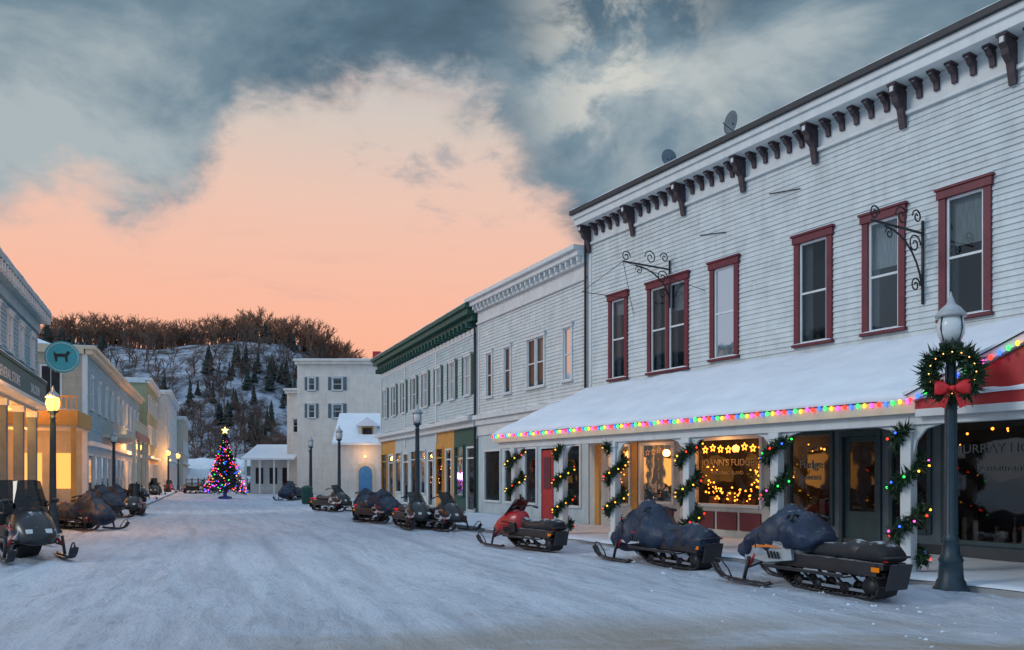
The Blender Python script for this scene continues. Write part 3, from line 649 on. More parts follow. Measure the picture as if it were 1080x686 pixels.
# ------------------------------------------------------------------ snowmobiles
def ring(x, w, z0, z1, n=20, e=.65, yc=0, top=.8):
    o = []
    for k in range(n):
        t = 2*math.pi*k/n; c, s = math.cos(t), math.sin(t)
        y = w/2*math.copysign(abs(c)**e, c); z = (z0+z1)/2+(z1-z0)/2*math.copysign(abs(s)**e, s)
        if s > 0: y *= 1-(1-top)*s
        o.append((x, yc+y, z))
    return o
TARP = pmat('tarp', (.012, .026, .056), .5, .35, 3, bump=.9, bscale=6, dust=.25)
def sled(name, loc, deg, body, accent, cover=0, sc=1., tall=0, bag=0, stripe=None):
    A_ = Asm(name, (loc[0], loc[1], .0), rad(deg), sc)
    X = Vector((1, 0, 0)); Y = Vector((0, 1, 0)); Z = Vector((0, 0, 1))
    path = [(-1.3, .03), (-.8, .02), (-.3, .02), (.08, .03), (.3, .14), (.44, .25), (.46, .34), (.38, .42), (0, .40), (-.6, .37), (-1.28, .34), (-1.40, .29), (-1.46, .19), (-1.41, .08)]
    Tk = A_.p('track', RUBBER)
    n = len(path)
    for i in range(n):
        a = Vector((path[i][0], 0, path[i][1])); b = Vector((path[(i+1) % n][0], 0, path[(i+1) % n][1])); d = (b-a); l = d.length; d.normalize(); nn = d.cross(Y)
        Tk.obox((a+b)/2, d, Y, nn, (l+.02, .38, .028))
        k = max(1, round(l/.085))
        for q in range(k): Tk.obox(a+d*(l*(q+.5)/k)+nn*.026, d, Y, nn, (.022, .36, .035))
    Wh = A_.p('wheels', BLACK, True)
    for x, z, r in ((-1.29, .185, .13), (-.85, .12, .08), (-.35, .12, .08), (.02, .13, .08), (.3, .32, .1), (-.6, .3, .06)):
        for y in (-.13, .13): Wh.tube([(x, y-.025, z), (x, y+.025, z)], r, 14)
    A_.p('rails', CH).box(-1.3, .1, -.15, -.12, .09, .13); A_.p('rails', CH).box(-1.3, .1, .12, .15, .09, .13)
    for y in (-.16, .16): A_.p('suspension', BLACK, True).tube([(-.9, y, .12), (-.5, y, .42)], .02, 6); A_.p('suspension', BLACK, True).tube([(-.3, y, .12), (.1, y, .4)], .02, 6)
    Tn = A_.p('tunnel', pmat('tunnel_black', (.02, .02, .022), .4, .2, 6, dust=.5), bevel=.012)
    Tn.box(-1.55, .35, -.215, .215, .43, .52); Tn.box(-1.45, .35, -.225, -.215, .33, .52); Tn.box(-1.45, .35, .215, .225, .33, .52)
    for sg in (-1, 1):
        y0, y1_ = sorted((sg*.225, sg*.40)); Tn.box(-1.05, .45, y0, y1_, .285, .31); y0, y1_ = sorted((sg*.385, sg*.405)); Tn.box(-1.05, .45, y0, y1_, .31, .335)
    Tn.obox((-1.62, 0, .34), Vector((.25, 0, -.97)), Y, Vector((.97, 0, .25)), (.36, .40, .02))
    A_.p('bumper', BLACK, True).tube([(-1.3, -.2, .56), (-1.62, -.2, .60), (-1.68, 0, .61), (-1.62, .2, .60), (-1.3, .2, .56)], .018, 6)
    A_.p('tail_light', emat('tail_red', (.9, .03, .02), .7)).box(-1.57, -1.50, -.16, .16, .54, .62)
    A_.p('reflector', emat('reflector_glow_amber', (1, .3, .02), .5)).box(-1.50, -1.38, .226, .24, .40, .46); A_.p('reflector', WTRIM).box(-1.50, -1.38, -.24, -.226, .40, .46)  # amber reflection put in as a faint glow, not a lamp
    se = A_.p('seat', pmat('seat_vinyl', (.018, .019, .022), .45, .2, 6, dust=.5), True)
    se.loft([ring(-1.22, .20, .52, .66), ring(-1.15, .30, .52, .74), ring(-.95, .34, .52, .80), ring(-.8, .33, .52, .74), ring(-.4, .32, .52, .72), ring(-.1, .28, .52, .80), ring(.08, .2, .55, .84)])
    Hd = A_.p('hood', body, True)
    Hd.loft([ring(-.08, .26, .5, .86), ring(.08, .48, .40, .95), ring(.35, .66, .32, .98), ring(.62, .74, .29, .93, top=.6), ring(.88, .70, .28, .80, top=.55), ring(1.08, .55, .28, .62, top=.5), ring(1.2, .34, .30, .50), ring(1.24, .16, .34, .44)])
    Ac = A_.p('side_panels', accent, bevel=.01); St = A_.p('decals', stripe or RED); Vn = A_.p('vents', BLACK)
    for sg in (-1, 1):
        Ac.add([(.0, sg*.30, .42), (.45, sg*.385, .36), (.95, sg*.37, .40), (1.0, sg*.30, .55), (.5, sg*.365, .70), (.05, sg*.29, .66), (.0, sg*.24, .42), (.45, sg*.3, .36), (.95, sg*.3, .40), (1.0, sg*.2, .55), (.5, sg*.28, .70), (.05, sg*.2, .66)],
               [(0, 1, 2, 3, 4, 5), (6, 7, 8, 9, 10, 11), (0, 1, 7, 6), (1, 2, 8, 7), (2, 3, 9, 8), (3, 4, 10, 9), (4, 5, 11, 10), (5, 0, 6, 11)])
        St.quad((.15, sg*.335, .60), (.5, sg*.385, .64), (.9, sg*.348, .56), (.55, sg*.391, .58))
        for q in range(4): Vn.obox((.2+q*.07, sg*.372, .48), Vector((.4, 0, .9)), Y, Vector((.9, 0, -.4)), (.12, .03, .018))
        A_.p('headlights', pmat('headlight_lens', (.6, .62, .6), .1, .1)).obox((1.13, sg*.13, .54), Vector((.7, 0, -.7)), Y, Vector((.7, 0, .7)), (.1, .16, .02))
    Sk = A_.p('skis', pmat('ski_plastic', (.02, .02, .022), .4, .2, 5, dust=.4), bevel=.008)
    sp = [(.25, .05), (.35, .02), (1.1, .02), (1.3, .05), (1.45, .13), (1.54, .24)]
    for sg in (-1, 1):
        yc = sg*.49
        for (x0, z0), (x1, z1) in zip(sp[:-1], sp[1:]):
            a = Vector((x0, yc, z0)); b = Vector((x1, yc, z1)); d = (b-a); l = d.length; d.normalize(); Sk.obox((a+b)/2, d, Y, d.cross(Y), (l+.015, .135, .022)); Sk.obox((a+b)/2+Vector((0, 0, .025)), d, Y, d.cross(Y), (l+.01, .04, .04))
        A_.p('ski_loops', BLACK, True).tube([(1.54, yc, .25), (1.5, yc, .33), (1.38, yc, .32), (1.2, yc, .18), (1.12, yc, .07)], .014, 6)
        A_.p('spindles', BLACK, True).tube([(.82, yc, .07), (.74, sg*.46, .42)], .028, 8)
        for q in (.12, -.14): A_.p('spindles', BLACK, True).tube([(.78, sg*.47, .24), (.78+q, sg*.2, .36)], .018, 6)
        A_.p('shocks', RED, True).tube([(.78, sg*.44, .26), (.72, sg*.25, .6)], .028, 8)
    wz = .22*tall
    Ws = A_.p('windshield', glassmat('smoked_screen', (.05, .055, .06), .02, .5), True); vs = []; 
    for j in range(5):
        for i in range(9):
            t = (i-4)/4; f = j/4; vs.append((.72-.42*f-.20*t*t, (.30-.07*f)*t, .86+((.40 if not cover else .26)+wz)*f-.03*t*t))
    Ws.add(vs, [(j*9+i, j*9+i+1, j*9+i+10, j*9+i+9) for j in range(4) for i in range(8)])
    Hb = A_.p('handlebar', BLACK, True); Hb.tube([(.22, 0, .92), (.08, 0, 1.06)], .03, 8)
    Hb.tube([(-.06, -.38, 1.04), (.04, -.22, 1.10), (.08, 0, 1.07), (.04, .22, 1.10), (-.06, .38, 1.04)], .018, 6); Hb.tube([(-.08, -.39, 1.035), (-.0, -.28, 1.07)], .026, 8); Hb.tube([(-.08, .39, 1.035), (-.0, .28, 1.07)], .026, 8)
    if tall:
        for sg in (-1, 1): A_.p('mirrors', BLACK, True).ball((.35, sg*.42, 1.08), .08, 8, 6, .6); A_.p('mirrors', BLACK, True).tube([(.4, sg*.28, .98), (.35, sg*.4, 1.08)], .015, 5)
        A_.p('backrest', RUBBER, bevel=.03).box(-1.22, -1.12, -.18, .18, .76, 1.08)
        A_.p('rack_box', RUBBER, bevel=.03).box(-1.5, -1.15, -.25, .25, .56, .80)
    if bag:
        Bg = A_.p('cargo_bag', RUBBER, True); rr = []
        for k in range(9):
            x = -1.58+.5*k/8; s_ = math.sin(math.pi*(.12+.76*k/8))
            rr.append([(px+.02*noise.noise(Vector((px*8, py*8, pz*8))), py*(1+.12*noise.noise(Vector((px*9, py*5, pz*7)))), pz) for px, py, pz in ring(x, .3+.28*s_, .53, .64+.16*s_, 18)])
        Bg.loft(rr)
    if cover:
        Cv = A_.p('tarp_cover', TARP, True); rings = []
        prof = {1: [(-.42, .40, .72, .84), (-.3, .52, .64, .90), (-.12, .80, .62, 1.08), (.0, .90, .56, 1.14), (.12, .84, .52, 1.16), (.26, .68, .50, 1.24), (.36, .70, .50, 1.23), (.52, .80, .48, 1.08), (.75, .84, .46, .95), (1.0, .74, .42, .80), (1.18, .56, .40, .63), (1.27, .3, .42, .52)],
                2: [(-1.6, .3, .45, .6), (-1.55, .50, .38, .72), (-1.2, .52, .36, .84), (-1.0, .5, .36, .86), (-.8, .50, .36, .78), (-.4, .56, .34, .80), (-.2, .74, .32, .98), (-.05, .94, .30, 1.13), (.08, .90, .28, 1.15), (.25, .72, .28, 1.24), (.36, .74, .28, 1.23), (.52, .86, .26, 1.06), (.75, .88, .26, .94), (1.0, .80, .26, .80), (1.2, .64, .28, .62), (1.32, .4, .3, .5)]}[cover]
        fine = []
        for a, b in zip(prof[:-1], prof[1:]):
            for k in range(5): f = k/5; fine.append(tuple(a[i]+(b[i]-a[i])*f for i in range(4)))
        fine.append(prof[-1])
        for (x, w, z0, z1) in fine:
            rg = []
            for (px, py, pz) in ring(x, w, z0, z1, 52, .8, top=.5):
                rd = 1-2*abs(noise.noise(Vector((px*3.5+pz*1.5, py*4, pz*1.6+cover*7)))); rd2 = 1-2*abs(noise.noise(Vector((px*7, py*8, pz*4+3))))
                nz = noise.noise(Vector((px*3.2, py*4, pz*2+cover*7)))*.05+(rd**3)*.055+(rd2**3)*.028-.03
                low = max(0, 1-(pz-z0)/.35)
                rg.append((px+nz*.5, py*(1+nz*1.7+low*.15*math.sin(px*17+3*noise.noise(Vector((px, py, 0))*2))), pz+(-.06*abs(math.sin(px*5)) if pz < z0+.1 else nz*.8)+low*.05*math.sin(px*11)))
            rings.append(rg)
        Cv.loft(rings)
        A_.p('strap', BLACK).tube([(.60, .46*math.cos(math.pi*t/14), .56+.50*math.sin(math.pi*t/14)) for t in range(15)], .012, 4)
    return A_.done()
ORA_ = pmat('sled_orange', (.75, .2, .02), .35, .1, 4)
SB = pmat('sled_black', (.016, .018, .022), .28, .25, 4, dust=.4)
SW = pmat('sled_white', (.50, .53, .56), .3, .08, 4, dust=.3)
SR = pmat('sled_red', (.36, .012, .018), .28, .15, 4, dust=.25)
SG = pmat('sled_silver', (.38, .41, .43), .3, .15, 4, metal=.2, dust=.25)
a = sled('snowmobile', (4.35, 11.75), 114.5, SG, SG, 1, .98, bag=1, stripe=ORA_)
b_ = sled('covered_snowmobile', (2.75, 15.0), 116, SB, SW, 2, .96)
c_ = sled('snowmobile', (.28, 18.3), 123, SR, SB, 0, .88, bag=1)
d_ = sled('snowmobile', (-2.15, 24.4), -52, SB, SW, 0, .92, stripe=BLACK)
e_ = sled('covered_snowmobile', (-4.75, 28.3), -50, SB, SW, 1, .95)
dup(d_, 'snowmobile', (-3.15, 25.3, .0), rad(-63), .92)
dup(b_, 'covered_snowmobile', (-5.6, 30.4, .0), rad(-75), .95)
dup(d_, 'snowmobile', (-8.3, 37, .0), rad(-40), .98)
dup(c_, 'snowmobile', (-17.8, 63, .0), rad(110)); dup(d_, 'snowmobile', (-16.2, 58, .0), rad(-60)); dup(b_, 'covered_snowmobile', (-15.0, 54, .0), rad(-100))
h_ = sled('touring_snowmobile', (-9.95, 16.3), -48, SB, SG, 0, 1.06, 1)
dup(h_, 'touring_snowmobile', (-12.3, 19.2, .0), rad(-35), 1.05); dup(b_, 'covered_snowmobile', (-13.2, 24.6, .0), rad(-30), .95)
dup(e_, 'covered_snowmobile', (-16.2, 31.0, .0), rad(-20)); dup(h_, 'touring_snowmobile', (-15.9, 33.6, .0), rad(-75), .9)
dup(d_, 'snowmobile', (-18.4, 35.5, .0), rad(-50)); dup(b_, 'covered_snowmobile', (-20.0, 40, .0), rad(-40))
for i, (x, y, g) in enumerate(((-24.6, 52, -30), (-28.3, 63, -70), (-29.6, 65.5, -45), (-33.2, 77, -60), (-29, 74, 10), (-25.5, 78, -20))): dup((d_, h_, b_, c_, d_, b_)[i], 'snowmobile', (x, y, 0), rad(g))
cs = Asm('cargo_sled', (-14.9, 27.6, 0), rad(-40)); cs.p('tub', RUBBER, bevel=.03).box(-.7, .7, -.4, .4, .12, .62); cs.p('lid', TARP, bevel=.05).box(-.74, .74, -.43, .43, .62, .72)
for sg in (-.3, .3): cs.p('runners', BLACK, True).tube([(-.8, sg, .03), (.7, sg, .03), (.9, sg, .12)], .03, 6)
cs.p('hitch', BLACK, True).tube([(.7, 0, .2), (1.4, 0, .28)], .02, 6); cs.done()
tb = Asm('trash_bin', (-12.1, 47, 0)); tb.p('drum', GREEN, True).lathe((0, 0, 0), [(.26, 0), (.3, .05), (.33, .85), (.35, .88), (.35, .92), (.28, 1.0), (.1, 1.08)], 14); tb.done()

# ------------------------------------------------------------------ christmas tree
t_ = Asm('christmas_tree', (-20.9, 58, 0))
t_.p('trunk', BARK).tube([(0, 0, 0), (0, 0, 4.4)], .12, 8, .02); N_ = t_.p('needles', pmat('fir_needles', (.012, .035, .022), .7, .5, 12, dust=.1))
for i in range(230):
    f = (i/230)**.9; z = .55+4.0*f; rr = (1.45*(1-f)+.08)*R.uniform(.82, 1.1); t = i*2.399
    for k in range(1, 8):
        q = k/7; p = (rr*q*math.cos(t), rr*q*math.sin(t), z+.12*q-.34*q*q)
        N_.needles(p, .10, 8, .17)
for k in cols:
    P = t_.p('tree_light_'+k, emat('tree_bulb_'+k, bulbc[k], 3.6))
    for i in range(95 if k in ('blue', 'pink', 'red') else 38):
        f = R.random()**1.4; z = .45+4.0*f; rr = (1.5*(1-f)+.08)*R.uniform(.9, 1.08); t = R.random()*6.28; P.ball((rr*math.cos(t), rr*math.sin(t), z), .038, 5, 3)
P = t_.p('top_star', emat('tree_star', (1, .6, .15), 5)); star(P, 0, 0, 4.95, .26)
P.exty([((.22 if k % 2 == 0 else .09)*math.cos(math.pi/2+k*math.pi/5), 4.95+(.22 if k % 2 == 0 else .09)*math.sin(math.pi/2+k*math.pi/5)) for k in range(10)], -.03, .03)
t_.p('stand', pmat('stand_blue', (.03, .1, .3), .5)).lathe((0, 0, 0), [(.5, 0), (.5, .12), (.15, .2), (.13, .5)], 8)
t_.light((0, -2.0, 1.6), (.6, .25, 1), 30, .3); t_.done()

# ------------------------------------------------------------------ ground
def axis(lo, hi, step, far0, far1, g=1.12):
    xs = []; x = lo
    while x < hi: xs.append(x); x += step
    xs.append(hi); s = step; x = hi
    while x < far1: s *= g; x += s; xs.append(x)
    s = step; x = lo; pre = []
    while x > far0: s *= g; x -= s; pre.append(x)
    return pre[::-1]+xs
def sm(a, b, x): t = min(1, max(0, (x-a)/(b-a))); return t*t*(3-2*t)
TR = []
rr_ = random.Random(5)
for k in range(34): TR.append((rr_.uniform(-5.5, 9.5), rr_.uniform(.008, .026), rr_.choice((.13, .16, .2)), rr_.uniform(0, 50), rr_.uniform(.4, 1.3)))
def qof(x, y): return x+.42*y+.0021*max(0, 26-y)**2
def gh(x, y):
    q = qof(x, y); far = 1-sm(30, 70, y)
    h = .03*noise.noise(Vector((x*.35, y*.35, 0)))+.014*noise.noise(Vector((x*1.7, y*1.7, 3)))+.010*noise.noise(Vector((x*4.3, y*4.3, 9)))
    w = q+.3*noise.noise(Vector((0, y*.08, 5))); r = 0
    if far > 0 and -9 < q < 13:
        for c, d, wd, sd, am in TR:
            k = (w+am*noise.noise(Vector((sd, y*.09, 7)))-c)/wd
            if abs(k) < 3:
                d *= .55+.9*abs(noise.noise(Vector((sd, y*.25, 3)))); r -= d*math.exp(-k*k); r += d*.5*math.exp(-(abs(k)-1.7)**2*3)*(1+noise.noise(Vector((x*3, y*3, sd))))
    side = (sm(8.3, 10.5, q)+sm(0, 3, -q-4.0))
    h += .08*side*(.6+noise.noise(Vector((x*1.1, y*1.1, 12)))+.6*noise.noise(Vector((x*3.1, y*3.1, 2))))
    return (h+r)*(far*.9+.1)-.02, r
def ground():
    xs = axis(-18, 11, .12, -900, 900, 1.13); ys = axis(6.5, 36, .12, -200, 1600, 1.05)
    vs = []; at = []
    for y in ys:
        for x in xs:
            h, r = gh(x, y); vs.append((x, y, h)); at += [qof(x, y) if y < 200 else x, y, r]
    n = len(xs)
    fs = [(j*n+i, j*n+i+1, (j+1)*n+i+1, (j+1)*n+i) for j in range(len(ys)-1) for i in range(n-1)]
    me = bpy.data.meshes.new('ground'); me.from_pydata(vs, [], fs); me.polygons.foreach_set('use_smooth', [True]*len(fs))
    A3 = me.attributes.new('street', 'FLOAT_VECTOR', 'POINT'); A3.data.foreach_set('vector', at)
    m, nt, out = nt_new('packed_snow'); L_ = nt.links
    b = nt.nodes.new('ShaderNodeBsdfPrincipled'); L_.new(b.outputs[0], out.inputs[0]); b.inputs['Roughness'].default_value = .7
    tc = nt.nodes.new('ShaderNodeTexCoord'); an = nt.nodes.new('ShaderNodeAttribute'); an.attribute_name = 'street'
    ss = nt.nodes.new('ShaderNodeSeparateXYZ'); L_.new(an.outputs['Vector'], ss.inputs[0]); cb = nt.nodes.new('ShaderNodeCombineXYZ'); L_.new(ss.outputs[0], cb.inputs[0]); L_.new(ss.outputs[1], cb.inputs[1])
    def nz(sc, st=(1, 1, 1), det=7, ro=.6, src=None, off=(0, 0, 0), dist=0):
        mp = nt.nodes.new('ShaderNodeMapping'); mp.inputs['Scale'].default_value = st; mp.inputs['Location'].default_value = off
        L_.new(src or tc.outputs['Object'], mp.inputs[0]); n_ = nt.nodes.new('ShaderNodeTexNoise'); n_.inputs['Scale'].default_value = sc; n_.inputs['Detail'].default_value = det; n_.inputs['Roughness'].default_value = ro; n_.inputs['Distortion'].default_value = dist
        L_.new(mp.outputs[0], n_.inputs['Vector']); return n_.outputs[0]
    def mr(s, a, b_, c, d):
        q = nt.nodes.new('ShaderNodeMapRange'); q.inputs[1].default_value = a; q.inputs[2].default_value = b_; q.inputs[3].default_value = c; q.inputs[4].default_value = d; L_.new(s, q.inputs[0]); return q.outputs[0]
    def mul(a_, b_):
        q = nt.nodes.new('ShaderNodeMath'); q.operation = 'MULTIPLY'; L_.new(a_, q.inputs[0]); L_.new(b_, q.inputs[1]); return q.outputs[0]
    def mix(f, a_, c):
        q = nt.nodes.new('ShaderNodeMixRGB'); L_.new(f, q.inputs[0]); L_.new(a_, q.inputs[1]); q.inputs[2].default_value = c; return q.outputs[0]
    S = cb.outputs[0]
    streak = nz(1.5, (1, .16, 1), 7, .68, S, dist=.8); st2 = nz(5, (1, .2, 1), 6, .65, S, (3, 2, 0), .5); fine = nz(5, (1, .7, 1), 8, .74, S); big = nz(.25, (1, .5, 1), 4, .5, S); gr = nz(26, det=4)
    clod = nz(7, (1, 1, 1), 5, .6, None, (5, 5, 0))
    r0 = nt.nodes.new('ShaderNodeRGB'); r0.outputs[0].default_value = (.67, .745, .84, 1)
    c = mix(mr(big, .35, .65, 0, .8), r0.outputs[0], (.56, .64, .74, 1))
    c = mix(mr(streak, .46, .66, 0, .6), c, (.42, .49, .585, 1))
    c = mix(mul(mr(st2, .5, .66, 0, .65), mr(big, .4, .55, .3, 1)), c, (.38, .43, .50, 1))
    c = mix(mul(mr(fine, .5, .70, 0, .8), mr(streak, .42, .6, .08, 1)), c, (.33, .34, .36, 1))
    c = mix(mr(ss.outputs[2], -.004, -.03, 0, .55), c, (.38, .43, .50, 1))
    sp = nt.nodes.new('ShaderNodeSeparateXYZ'); L_.new(tc.outputs['Object'], sp.inputs[0])
    ng = mul(mr(sp.outputs[1], 10.0, 8.0, 0, 1), mr(sp.outputs[0], -4, 1.5, .3, 1))
    near = mul(ng, mr(nz(.9, (.3, 1, 1), dist=.5), .35, .58, 0, 1))
    c = mix(near, c, (.36, .31, .24, 1))
    L_.new(c, b.inputs['Base Color'])
    ad = nt.nodes.new('ShaderNodeMath'); ad.operation = 'MULTIPLY_ADD'; ad.inputs[1].default_value = .5; L_.new(gr, ad.inputs[0]); L_.new(fine, ad.inputs[2])
    ad2 = nt.nodes.new('ShaderNodeMath'); ad2.operation = 'ADD'; L_.new(ad.outputs[0], ad2.inputs[0]); L_.new(st2, ad2.inputs[1])
    ad3 = nt.nodes.new('ShaderNodeMath'); ad3.operation = 'MULTIPLY_ADD'; ad3.inputs[1].default_value = .5; L_.new(clod, ad3.inputs[0]); L_.new(ad2.outputs[0], ad3.inputs[2])
    bp = nt.nodes.new('ShaderNodeBump'); bp.inputs['Strength'].default_value = 1.0; bp.inputs['Distance'].default_value = .07; L_.new(ad3.outputs[0], bp.inputs['Height']); L_.new(bp.outputs[0], b.inputs['Normal'])
    me.materials.append(m); o = bpy.data.objects.new('snowy_ground', me); scn.collection.objects.link(o)
ground()
ck = Asm('snow_chunks'); P = ck.p('chunks', SNOW)
for _ in range(420):
    y = R.uniform(7.5, 34); q = R.choice((R.gauss(9.2, .8), R.gauss(-4.8, 1.0), R.gauss(9.5, .5))); x = q-.42*y-.0021*max(0, 26-y)**2
    r = R.uniform(.01, .028)*(1 if R.random() < .93 else 1.9); o = len(P.v); P.ball((x, y, gh(x, y)[0]+r*.1), r, 6, 4, .6)
    for i in range(o, len(P.v)): P.v[i] = tuple(c_v+R.uniform(-r, r)*.3 for c_v in P.v[i])
ck.done()

# ------------------------------------------------------------------ hill
def hill_h(x, y):
    e = math.exp(-abs((x+115)/78)**4)
    h = (42*e+10*math.exp(-((x+260)/120)**2)+6)*sm(150, 285, y)*(1-.3*sm(300, 480, y))
    h += 6*noise.noise(Vector((x*.02, y*.02, 0)))*sm(150, 220, y)+1.5*noise.noise(Vector((x*.08, y*.08, 4)))*sm(140, 180, y)
    return h-.3
def hill():
    nx, ny = 170, 90; vs = []
    for j in range(ny+1):
        for i in range(nx+1): x = -420+620*i/nx; y = 130+420*j/ny; vs.append((x, y, hill_h(x, y)))
    n = nx+1; fs = [(j*n+i, j*n+i+1, (j+1)*n+i+1, (j+1)*n+i) for j in range(ny) for i in range(nx)]
    me = bpy.data.meshes.new('hill'); me.from_pydata(vs, [], fs); me.polygons.foreach_set('use_smooth', [True]*len(fs))
    m, nt, out = nt_new('wooded_hillside'); L_ = nt.links; b = nt.nodes.new('ShaderNodeBsdfPrincipled'); L_.new(b.outputs[0], out.inputs[0]); b.inputs['Roughness'].default_value = .9
    tc = nt.nodes.new('ShaderNodeTexCoord'); n1 = nt.nodes.new('ShaderNodeTexNoise'); n1.inputs['Scale'].default_value = .13; n1.inputs['Detail'].default_value = 12; n1.inputs['Roughness'].default_value = .8; L_.new(tc.outputs['Object'], n1.inputs['Vector'])
    r = nt.nodes.new('ShaderNodeValToRGB'); e = r.color_ramp.elements; e[0].position = .43; e[0].color = (.04, .034, .036, 1); e[1].position = .58; e[1].color = (.42, .47, .56, 1); L_.new(n1.outputs[0], r.inputs[0]); L_.new(r.outputs[0], b.inputs['Base Color'])
    me.materials.append(m); o = bpy.data.objects.new('hill', me); scn.collection.objects.link(o)
hill()
def bare_tree(P, base, h):
    def br(p, d, l, r, lev):
        q = p+d*l; P.tube([p, q], r, 3, r*.6, cap=False)
        if lev == 0: return
        for _ in range(3 if lev > 1 else 5):
            nd = (d+Vector((R.gauss(0, .5), R.gauss(0, .5), R.gauss(.1, .35)))); nd.normalize(); br(p+d*(l*R.uniform(.5, 1)), nd, l*R.uniform(.55, .85), r*.62, lev-1)
    br(Vector(base), Vector((R.gauss(0, .06), R.gauss(0, .06), 1)).normalized(), h*.36, h*.022, 3)
protos = []
for k in range(8):
    q = Part('t', BARK); bare_tree(q, (0, 0, 0), 1.0); protos.append(q)
con = []
for k in range(5):
    q = Part('t', LEAF)
    for j in range(6):
        f = j/6; rr = .2*(1-f)+.03; z = .12+.8*f; n = 9; vs = [(0, 0, z+.26)]
        for i in range(n): t = 2*math.pi*i/n+j; w = rr*R.uniform(.45, 1.2); vs.append((w*math.cos(t), w*math.sin(t), z-R.uniform(0, .05)))
        q.add(vs, [(0, 1+i, 1+(i+1) % n) for i in range(n)])
    q.tube([(0, 0, 0), (0, 0, .3)], .02, 4); con.append(q)
F1 = Asm('bare_forest', (0, 0, 0)); P1 = F1.p('trees', pmat('bare_twigs', (.12, .075, .058), .9, .45, .08)); P1r = F1.p('ridge_trees', pmat('orange_lit_twigs', (.25, .12, .07), .9, .4, .08)); F2 = Asm('conifer_forest', (0, 0, 0)); P2 = F2.p('trees', pmat('dark_conifers', (.022, .030, .024), .9, .5, .3))  # ridge twigs have the orange skyline light put into their warmer colour
def place(P, q, x, y, z, s):
    a = R.random()*6.28; c, sn = math.cos(a), math.sin(a); sx = s*R.uniform(.85, 1.25)
    P.add([(x+(vx*c-vy*sn)*sx, y+(vx*sn+vy*c)*sx, z+vz*s) for vx, vy, vz in q.v], q.f)
n1 = n2 = 0
while n1 < 1200:
    ridge = R.random() > .72
    y = R.uniform(262, 290) if ridge else R.uniform(165, 300); x = -y*R.uniform(.14, .60)
    if not ridge and (noise.noise(Vector((x*.03, y*.03, 8))) < -.12 or (x < -.40*y and R.random() < .55)) and y < 250: continue
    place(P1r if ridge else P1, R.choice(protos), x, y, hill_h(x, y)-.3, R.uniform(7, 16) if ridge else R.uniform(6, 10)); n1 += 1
while n2 < 160:
    y = R.uniform(185, 288); x = -y*R.uniform(.17, .60)
    v = noise.noise(Vector((x*.05, y*.05, 20)))+(.25 if x > -.36*y else 0)
    if v < .2: continue
    place(P2, R.choice(con), x, y, hill_h(x, y)-.3, R.uniform(4.0, 8)); n2 += 1
F1.done(); F2.done()
sbk = Asm('snow_bank', (0, 0, 0)); snow_slab(sbk.p('bank', SNOW, True), (-62, 138, 4.2), (-30, 138, 3.6), (-28, 118, .0), (-52, 118, .0), .9, 40, 20, 4, .5); sbk.done()
fence = Asm('waterfront_fence', (-48, 117, 0), 0)
for i in range(26): fence.p('posts', BARK).box(i*.9, i*.9+.14, 0, .14, 0, 1.3)
fence.p('rails', BARK).box(0, 23, .02, .1, .5, .6); fence.p('rails', BARK).box(0, 23, .02, .1, 1.0, 1.1); fence.done()
ht = Asm('boat_house', (-41, 122, 0), 0); ht.p('walls', GREYP).box(0, 7, 0, 6, 0, 3.2); ht.p('roof_snow', SNOWR).ext([(-.5, 3.1), (3, 5), (6.5, 3.1)], -.4, 7.4); ht.p('windows', INT).box(1, 2.2, -.05, 0, 1, 2.3); ht.p('windows', INT).box(4, 5.2, -.05, 0, 0, 2.3); ht.done()

# ------------------------------------------------------------------ world
w = bpy.data.worlds.new('World'); scn.world = w; w.use_nodes = True; nt = w.node_tree; Lk = nt.links
for n in list(nt.nodes): nt.nodes.remove(n)
out = nt.nodes.new('ShaderNodeOutputWorld'); bg = nt.nodes.new('ShaderNodeBackground'); Lk.new(bg.outputs[0], out.inputs[0])
tc = nt.nodes.new('ShaderNodeTexCoord')
def Mt(op, *a, clamp=False):
    n = nt.nodes.new('ShaderNodeMath'); n.operation = op; n.use_clamp = clamp
    for i, v in enumerate(a):
        if isinstance(v, (int, float)): n.inputs[i].default_value = v
        else: Lk.new(v, n.inputs[i])
    return n.outputs[0]
def MR(s, a, b, c=0., d=1., smooth=True):
    n = nt.nodes.new('ShaderNodeMapRange'); n.interpolation_type = 'SMOOTHSTEP' if smooth else 'LINEAR'
    for i, v in zip((1, 2, 3, 4), (a, b, c, d)): n.inputs[i].default_value = v
    Lk.new(s, n.inputs[0]); return n.outputs[0]
def MX(f, a, b, mode='MIX'):
    n = nt.nodes.new('ShaderNodeMixRGB'); n.blend_type = mode
    for i, v in enumerate((f, a, b)):
        if isinstance(v, (int, float)): n.inputs[i].default_value = v
        elif isinstance(v, tuple): n.inputs[i].default_value = v+(1,)
        else: Lk.new(v, n.inputs[i])
    return n.outputs[0]
def RP(s, stops):
    n = nt.nodes.new('ShaderNodeValToRGB'); e = n.color_ramp.elements
    while len(e) < len(stops): e.new(.5)
    for i, (p, c) in enumerate(stops): e[i].position = p; e[i].color = (c+(1,)) if isinstance(c, tuple) else (c, c, c, 1)
    Lk.new(s, n.inputs[0]); return n.outputs[0]
def NZ(scale, st, det=8, ro=.6, dist=0., off=(0, 0, 0)):
    mp = nt.nodes.new('ShaderNodeMapping'); mp.inputs['Scale'].default_value = st; mp.inputs['Location'].default_value = off; Lk.new(tc.outputs['Generated'], mp.inputs[0])
    n = nt.nodes.new('ShaderNodeTexNoise'); n.inputs['Scale'].default_value = scale; n.inputs['Detail'].default_value = det; n.inputs['Roughness'].default_value = ro; n.inputs['Distortion'].default_value = dist
    Lk.new(mp.outputs[0], n.inputs['Vector']); return n.outputs[0]
